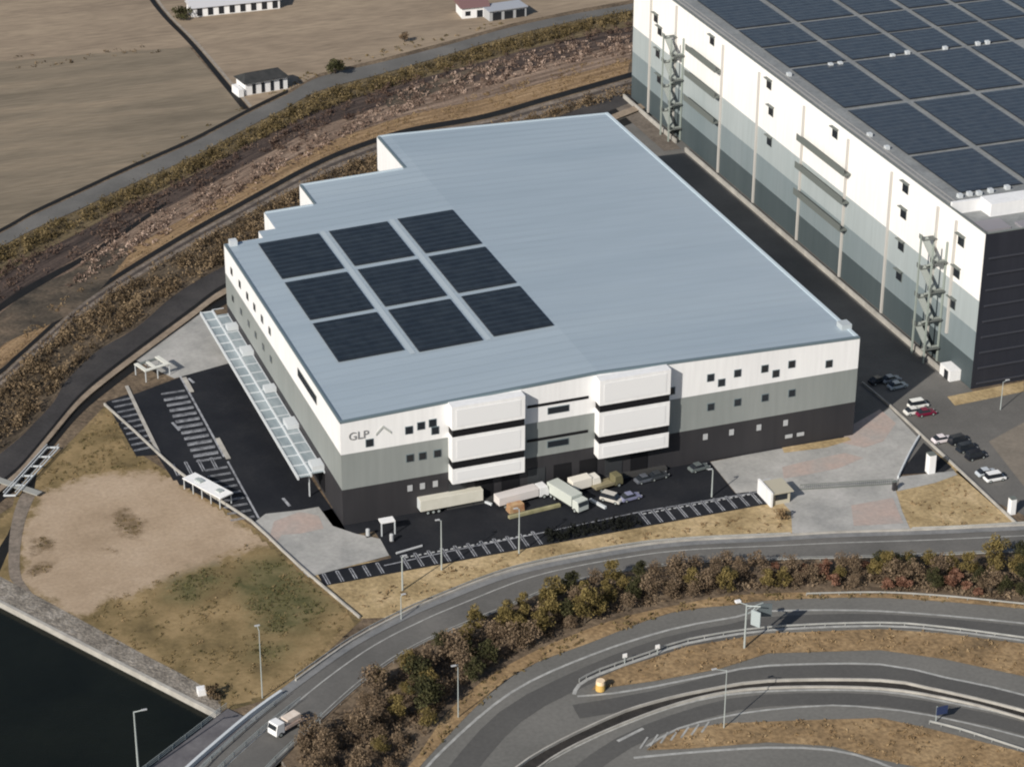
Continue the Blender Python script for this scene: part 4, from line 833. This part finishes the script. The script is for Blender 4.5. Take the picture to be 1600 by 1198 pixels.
MB().bar((2.6,.9,5.4), (5.0,.1,5.4), .18, 2.6).build('gantry_panel', mat('panel_back', (.10,.12,.13), .5), t); MB().bar((.8,-.4,5.0), (1.8,-2.0,5.0), .18, 3.0).build('sign_board', mat('sign_back', (.36,.41,.42), .5), t); MB().box(-1.9, -.9, .3, 1.0, 9.3, 9.7).build('lamp_head', A_['white'], t, bevel=.05)
for px, lab in (((976,1036),'small white marker post beside the outer ring lane'), ((1027,1022),'small grey marker post on the upper traffic island edge')):
    q = thing('marker_post', lab, 'marker', G(*px, .1)); MB().box(-.08, .08, -.08, .08, 0, 1.4).build('post', A_['lampgrey'], q); MB().box(-.4, .4, -.06, .06, 1.2, 2.0).build('plate', A_['white'], q)
q = thing('crash_cushion', 'yellow and cream drum at the nose of the upper traffic island', 'drum', G(938, 1077, .14)); MB().tube((0,0,0), (0,0,1.2), .85, .8, 16).build('drum', A_['yellow'], q); MB().tube((0,0,1.2), (0,0,1.9), .8, .75, 16).build('cap', mat('cream_plastic', (.80,.62,.42), .5), q)
q = thing('marker_post', 'small white sign on the bank behind the lamp pole by the tree belt', 'marker', G(740, 1053, .1)); MB().box(-.06, .06, -.06, .06, 0, 1.6).build('post', A_['lampgrey'], q); MB().box(-.5, .5, -.05, .05, 1.2, 2.0).build('plate', A_['white'], q)
q = thing('traffic_sign', 'dark blue sign with pale post by the lowest grass island', 'sign', G(1462, 1128, .1)); MB().box(-.08, .08, -.08, .08, 0, 3.2).build('post', A_['lampgrey'], q); MB().box(-.2, 1.9, -.3, -.2, 1.6, 3.2).build('sign_board', mat('sign_blue', (.03,.045,.11), .4), q)
# channel bridge at the left edge
t = thing('steel_footbridge', 'small white railed footbridge over the channels at the left edge', 'footbridge', (0,0,0))
a, b = G(-8, 748, .5), G(62, 772, .5); c, d_ = G(6, 775, .5), G(74, 700, .5)
MB().bar(a, b, 1.6, .2).build('deck', mat('deck_pale', (.30,.30,.28), .8), t)
for s, e2 in ((c, d_), (c+Vector((2.2,-.6,0)), d_+Vector((2.2,-.8,0)))): MB().bar(s, e2, .22, .25).bar(s+Vector((0,0,.8)), e2+Vector((0,0,.8)), .15, .15).build('railing', A_['beam'], t)
for k in range(6):
    q = c.lerp(d_, k/5); MB().bar(q, q+Vector((2.2,-.7,0)), .2, .3).build('cross_beam', A_['beam'], t)
# wheel stops in the front stalls
ws = None; LAB = 'pale concrete wheel stop in the front row of parking stalls'
for x0, x1 in ((7, 33), (55, 79)):
    for i in range(int((x1-x0)/2.6)):
        for s in (-.55, .55):
            loc = (x0+1.3+i*2.6+s, -15.3, .06)
            if ws is None: ws = MB().profile([(-.28,0),(-.28,.12),(-.22,.16),(.22,.16),(.28,.12),(.28,0)], -.1, .1).build('wheel_stop', A_['vent']); tag(ws, LAB, 'wheel stop', 'wheel stops in the front stalls'); ws.location = loc
            else: o = ws.copy(); COL.objects.link(o); o.location = loc
# low black hedge in the gap of the stall row
x, y = sample([(34.5,-19.5),(53.5,-19.5),(53.5,-15.6),(34.5,-15.6)], 2.2, px=False); n = len(x)
C = np.stack([np.repeat(x, 14), np.repeat(y, 14), RNG.uniform(.05, 1.1, n*14)], 1)+RNG.normal(0, .18, (n*14, 3)); C[:, 2] = np.abs(C[:, 2])
me = quadmesh('hedge', leaves(C, .34), RNG.uniform(0, .45, n*14), leafmat('black_green_hedge', [(.008,.009,.008), (.018,.02,.016), (.035,.036,.028)])); o = bpy.data.objects.new('hedge', me); COL.objects.link(o); tag(o, 'low blackish hedge filling the gap between the two front stall rows', 'hedge')
# ================================================================= FAR BUILDINGS
p = G(384, 150); t = thing('house', 'small dark roofed house with white wall bays beside the curved road', 'house', p, R(8))
MB().box(0, 12.5, 0, 6.5, 0, 3.6).build('wall', A_['white'], t)
MB().profile([(-.5,3.5),(-.5,3.7),(6.2,3.7),(6.2,3.5)], 0, .1)
rr = MB().add([(-.6,-.7,3.5),(13.1,-.7,3.5),(13.1,7.2,3.5),(-.6,7.2,3.5),(1.4,3.2,5.4),(11.1,3.2,5.4)], [(0,1,5,4),(1,2,5),(2,3,4,5),(3,0,4),(3,2,1,0)]).build('roof', mat('tile_dark', [(.028,.03,.03), (.05,.05,.05)], .7, .6), t)
for k in range(4): MB().box(2.0+k*2.7, 3.0+k*2.7, -.08, -.01, .2, 3.0).build('window', A_['glass'], t)
MB().box(-2.2, -.7, -.5, 4.5, 0, 2.2).build('annex', A_['white'], t)
p = G(300, 28); t = thing('farm_shed', 'long low white shed with a row of dark openings at the top edge', 'shed', p, R(-1))
MB().box(0, 27, 0, 7, 0, 3.0).build('wall', A_['white'], t); MB().add([(-.5,-.6,2.9),(27.5,-.6,2.9),(27.5,7.6,2.9),(-.5,7.6,2.9),(-.5,3.5,4.6),(27.5,3.5,4.6)], [(0,1,5,4),(2,3,4,5),(0,4,3),(1,2,5),(3,2,1,0)]).build('roof', mat('shed_roof', (.50,.50,.52), .6), t)
for k in range(8): MB().box(1.6+k*3.3, 3.2+k*3.3, -.08, -.01, .3, 2.6).build('opening', A_['glass'], t)
p = G(722, 30); t = thing('farmhouse', 'house with a dull red roof and white walls near the top edge', 'house', p, R(-4))
MB().box(0, 8, 0, 7, 0, 3.4).build('wall', A_['white'], t); MB().add([(-.6,-.6,3.3),(8.6,-.6,3.3),(8.6,7.6,3.3),(-.6,7.6,3.3),(-.6,3.5,5.6),(8.6,3.5,5.6)], [(0,1,5,4),(2,3,4,5),(0,4,3),(1,2,5),(3,2,1,0)]).build('roof', mat('roof_dullred', (.17,.10,.10), .7), t)
MB().box(1, 2.6, -.06, -.01, .8, 2.2).build('window', A_['glass'], t); MB().box(4.6, 6.4, -.06, -.01, .1, 2.3).build('door', A_['glass'], t)
p = G(765, 34); t = thing('garage', 'grey roofed outbuilding with dark openings right of the red roofed house', 'outbuilding', p, R(4))
MB().box(0, 12, 0, 6, 0, 3.0).build('wall', A_['vent'], t); MB().box(-.4, 12.4, -.4, 6.4, 3.0, 3.25).build('roof', mat('roof_palegrey', (.36,.38,.42), .6), t)
for k in range(3): MB().box(1+k*3.8, 3.8+k*3.8, -.06, -.01, .1, 2.5).build('shutter', A_['glass'], t)

# ================================================================= TREES
def make_tree(leaf, h, w, n, kind, seed, size=.5, lobes=8, group=None, label='', cat='tree'):
    rg = np.random.default_rng(seed); rn = random.Random(seed)
    t = thing(kind, label, cat, (0,0,0), 0, group)
    L = []; mb = MB(); top = Vector((rn.uniform(-.3,.3), rn.uniform(-.3,.3), h*.72))
    mb.tube((0,0,-.3), top*.5, .16, .11, 6).tube(top*.5, top, .11, .04, 6)
    for i in range(lobes):
        a = 6.283*i/lobes+rn.uniform(-.5,.5); q = rn.uniform(.25,.75)*w/2; z = h*rn.uniform(.32,.82)
        c = Vector((math.cos(a)*q, math.sin(a)*q, z)); L.append((c, w*rn.uniform(.17,.30), h*rn.uniform(.11,.22))); mb.tube(top*(z/h*.6), c, .06, .02, 5)
    L.append((Vector((top.x, top.y, h*.86)), w*.2, h*.16))
    mb.build('trunk', A_['bark'], t)
    C = []; Rr = []
    for c, rx, rz in L:
        k = n//len(L); v = rg.normal(size=(k, 3)); v /= np.linalg.norm(v, axis=1)[:, None]; v *= (rg.uniform(.25, 1.1, k)**.6)[:, None]
        C.append(v*np.array([rx, rx, rz])+np.array(c)); Rr.append(np.clip(rg.uniform(.2,.75)+rg.normal(0,.17,k), 0, 1))
    C = np.concatenate(C); C[:, 2] = np.maximum(C[:, 2], .15); Rr = np.concatenate(Rr)
    me = quadmesh('crown', leaves(C, rg.uniform(size*.5, size*1.2, len(C)), .5, rg), Rr, leaf); o = bpy.data.objects.new('crown', me); COL.objects.link(o); o.parent = t
    return t
KN = {'olv': ('olive yellow leafy tree in the belt between the local road and ring road', 'tree'),
      'grn': ('dark green evergreen in the belt between the local road and ring road', 'tree'),
      'brn': ('brown leafless twiggy tree in the belt between the local road and ring road', 'tree'),
      'red': ('russet brown shrub in the belt beside the ring road', 'shrub')}
used = {}
protos = {}
for k, hh, ww in (('olv', 6.5, 4.0), ('grn', 6.2, 4.0), ('brn', 6.0, 4.4), ('red', 3.6, 3.6)):
    protos[k] = [make_tree(L_[k], hh*random.uniform(.9,1.1), ww*1.15, 1300 if k != 'brn' else 900, 'shrub' if k == 'red' else 'tree', 31+i*7+ord(k[0]), .38 if k != 'brn' else .36, random.choice((9,12,15)), 'trees in the belt, '+{'olv':'olive','grn':'dark green','brn':'bare brown','red':'russet shrubs'}[k], *KN[k]) for i in range(4)]
belt = [(455,1180),(520,1120),(600,1062),(700,1005),(800,962),(880,925),(960,905),(1100,893),(1300,888),(1600,882),(1600,938),(1450,925),(1300,920),(1150,924),(1060,938),(970,958),(900,982),(830,1010),(760,1050),(700,1100),(645,1170),(600,1220),(430,1240)]
bp = [(p.x, p.y) for p in W2(belt)]
A = np.array(bp); placed = []; tries = 0
def topix(p):
    v = Vector(p)-CAM; w_ = v.dot(vd); return 800+F*v.dot(cr)/w_, 599-F*v.dot(cu)/w_
while len(placed) < 210 and tries < 14000:
    tries += 1; x = random.uniform(A[:,0].min(), A[:,0].max()); y = random.uniform(A[:,1].min(), A[:,1].max())
    if not inpoly(np.array([x]), np.array([y]), bp)[0]: continue
    if any((x-a)**2+(y-b)**2 < 2.6**2 for a, b in placed): continue
    px, py = topix((x, y, 0)); r = random.random()
    if px < 640: k = 'brn' if r < .8 else ('grn' if r < .88 else 'olv'); sc = random.uniform(.5,1.05)
    elif px < 770: k = 'brn' if r < .55 else ('olv' if r < .85 else 'grn'); sc = random.uniform(.75,1.1)
    elif px < 960: k = 'olv' if r < .6 else ('grn' if r < .72 else 'brn'); sc = random.uniform(.75,1.2)
    elif px < 1200: k = 'brn' if r < .45 else ('grn' if r < .7 else 'olv'); sc = random.uniform(.7,1.1)
    elif px < 1370: k = 'red' if r < .6 else ('brn' if r < .85 else 'olv'); sc = random.uniform(.7,1.0)
    else:
        low = py > 905; k = 'red' if (low and r < .55) else ('olv' if r < .55 else ('grn' if r < .75 else 'brn')); sc = random.uniform(.7,1.1)
    if px < 560 and py < 1150: continue
    if clumpnoise(np.array([x]), np.array([y]), 9, 3)[0] < (.02 if px < 760 else (-.1 if px < 1200 else -.3)): continue
    sc *= random.uniform(.62, 1.12)
    placed.append((x, y)); pr = random.choice(protos[k]); rz = random.uniform(0, 6.28); sc *= 1 if k != 'red' else random.uniform(.7,1)
    if pr.name not in used: used[pr.name] = 1; pr.location = (x, y, .05); pr.rotation_euler = (0,0,rz); pr.scale = (sc,)*3
    else: dup(pr, (x, y, .05), rz, None, sc)
t = make_tree(L_['grn'], 4.6, 6.0, 700, 'tree', 90, .6, 9, None, 'round dark green tree alone at the field corner by the curved road', 'tree'); t.location = G(524, 116)
t = make_tree(L_['brn'], 3.0, 3.0, 300, 'shrub', 91, .5, 7, None, 'small brown shrub left of the entrance to the field by the curved road', 'shrub'); t.location = G(632, 66)
t = make_tree(L_['grn'], 3.8, 6.0, 600, 'shrub', 92, .6, 9, None, 'dark green shrub at the left end of the long white shed', 'shrub'); t.location = G(284, 30)
t = make_tree(L_['straw'], 2.4, 3.0, 300, 'shrub', 93, .45, 7, None, 'straw coloured bush beside the guard booth', 'shrub'); t.location = G(1222, 812)
t = make_tree(L_['scrub'], 2.2, 3.4, 300, 'shrub', 94, .45, 7, None, 'brown bush on the stone bank behind the white box', 'shrub'); t.location = G(333, 1090)
for lst in protos.values():
    for pr in lst:
        if pr.name not in used:
            for c in [c for c in COL.objects if c.parent is pr]: bpy.data.objects.remove(c)
            bpy.data.objects.remove(pr)
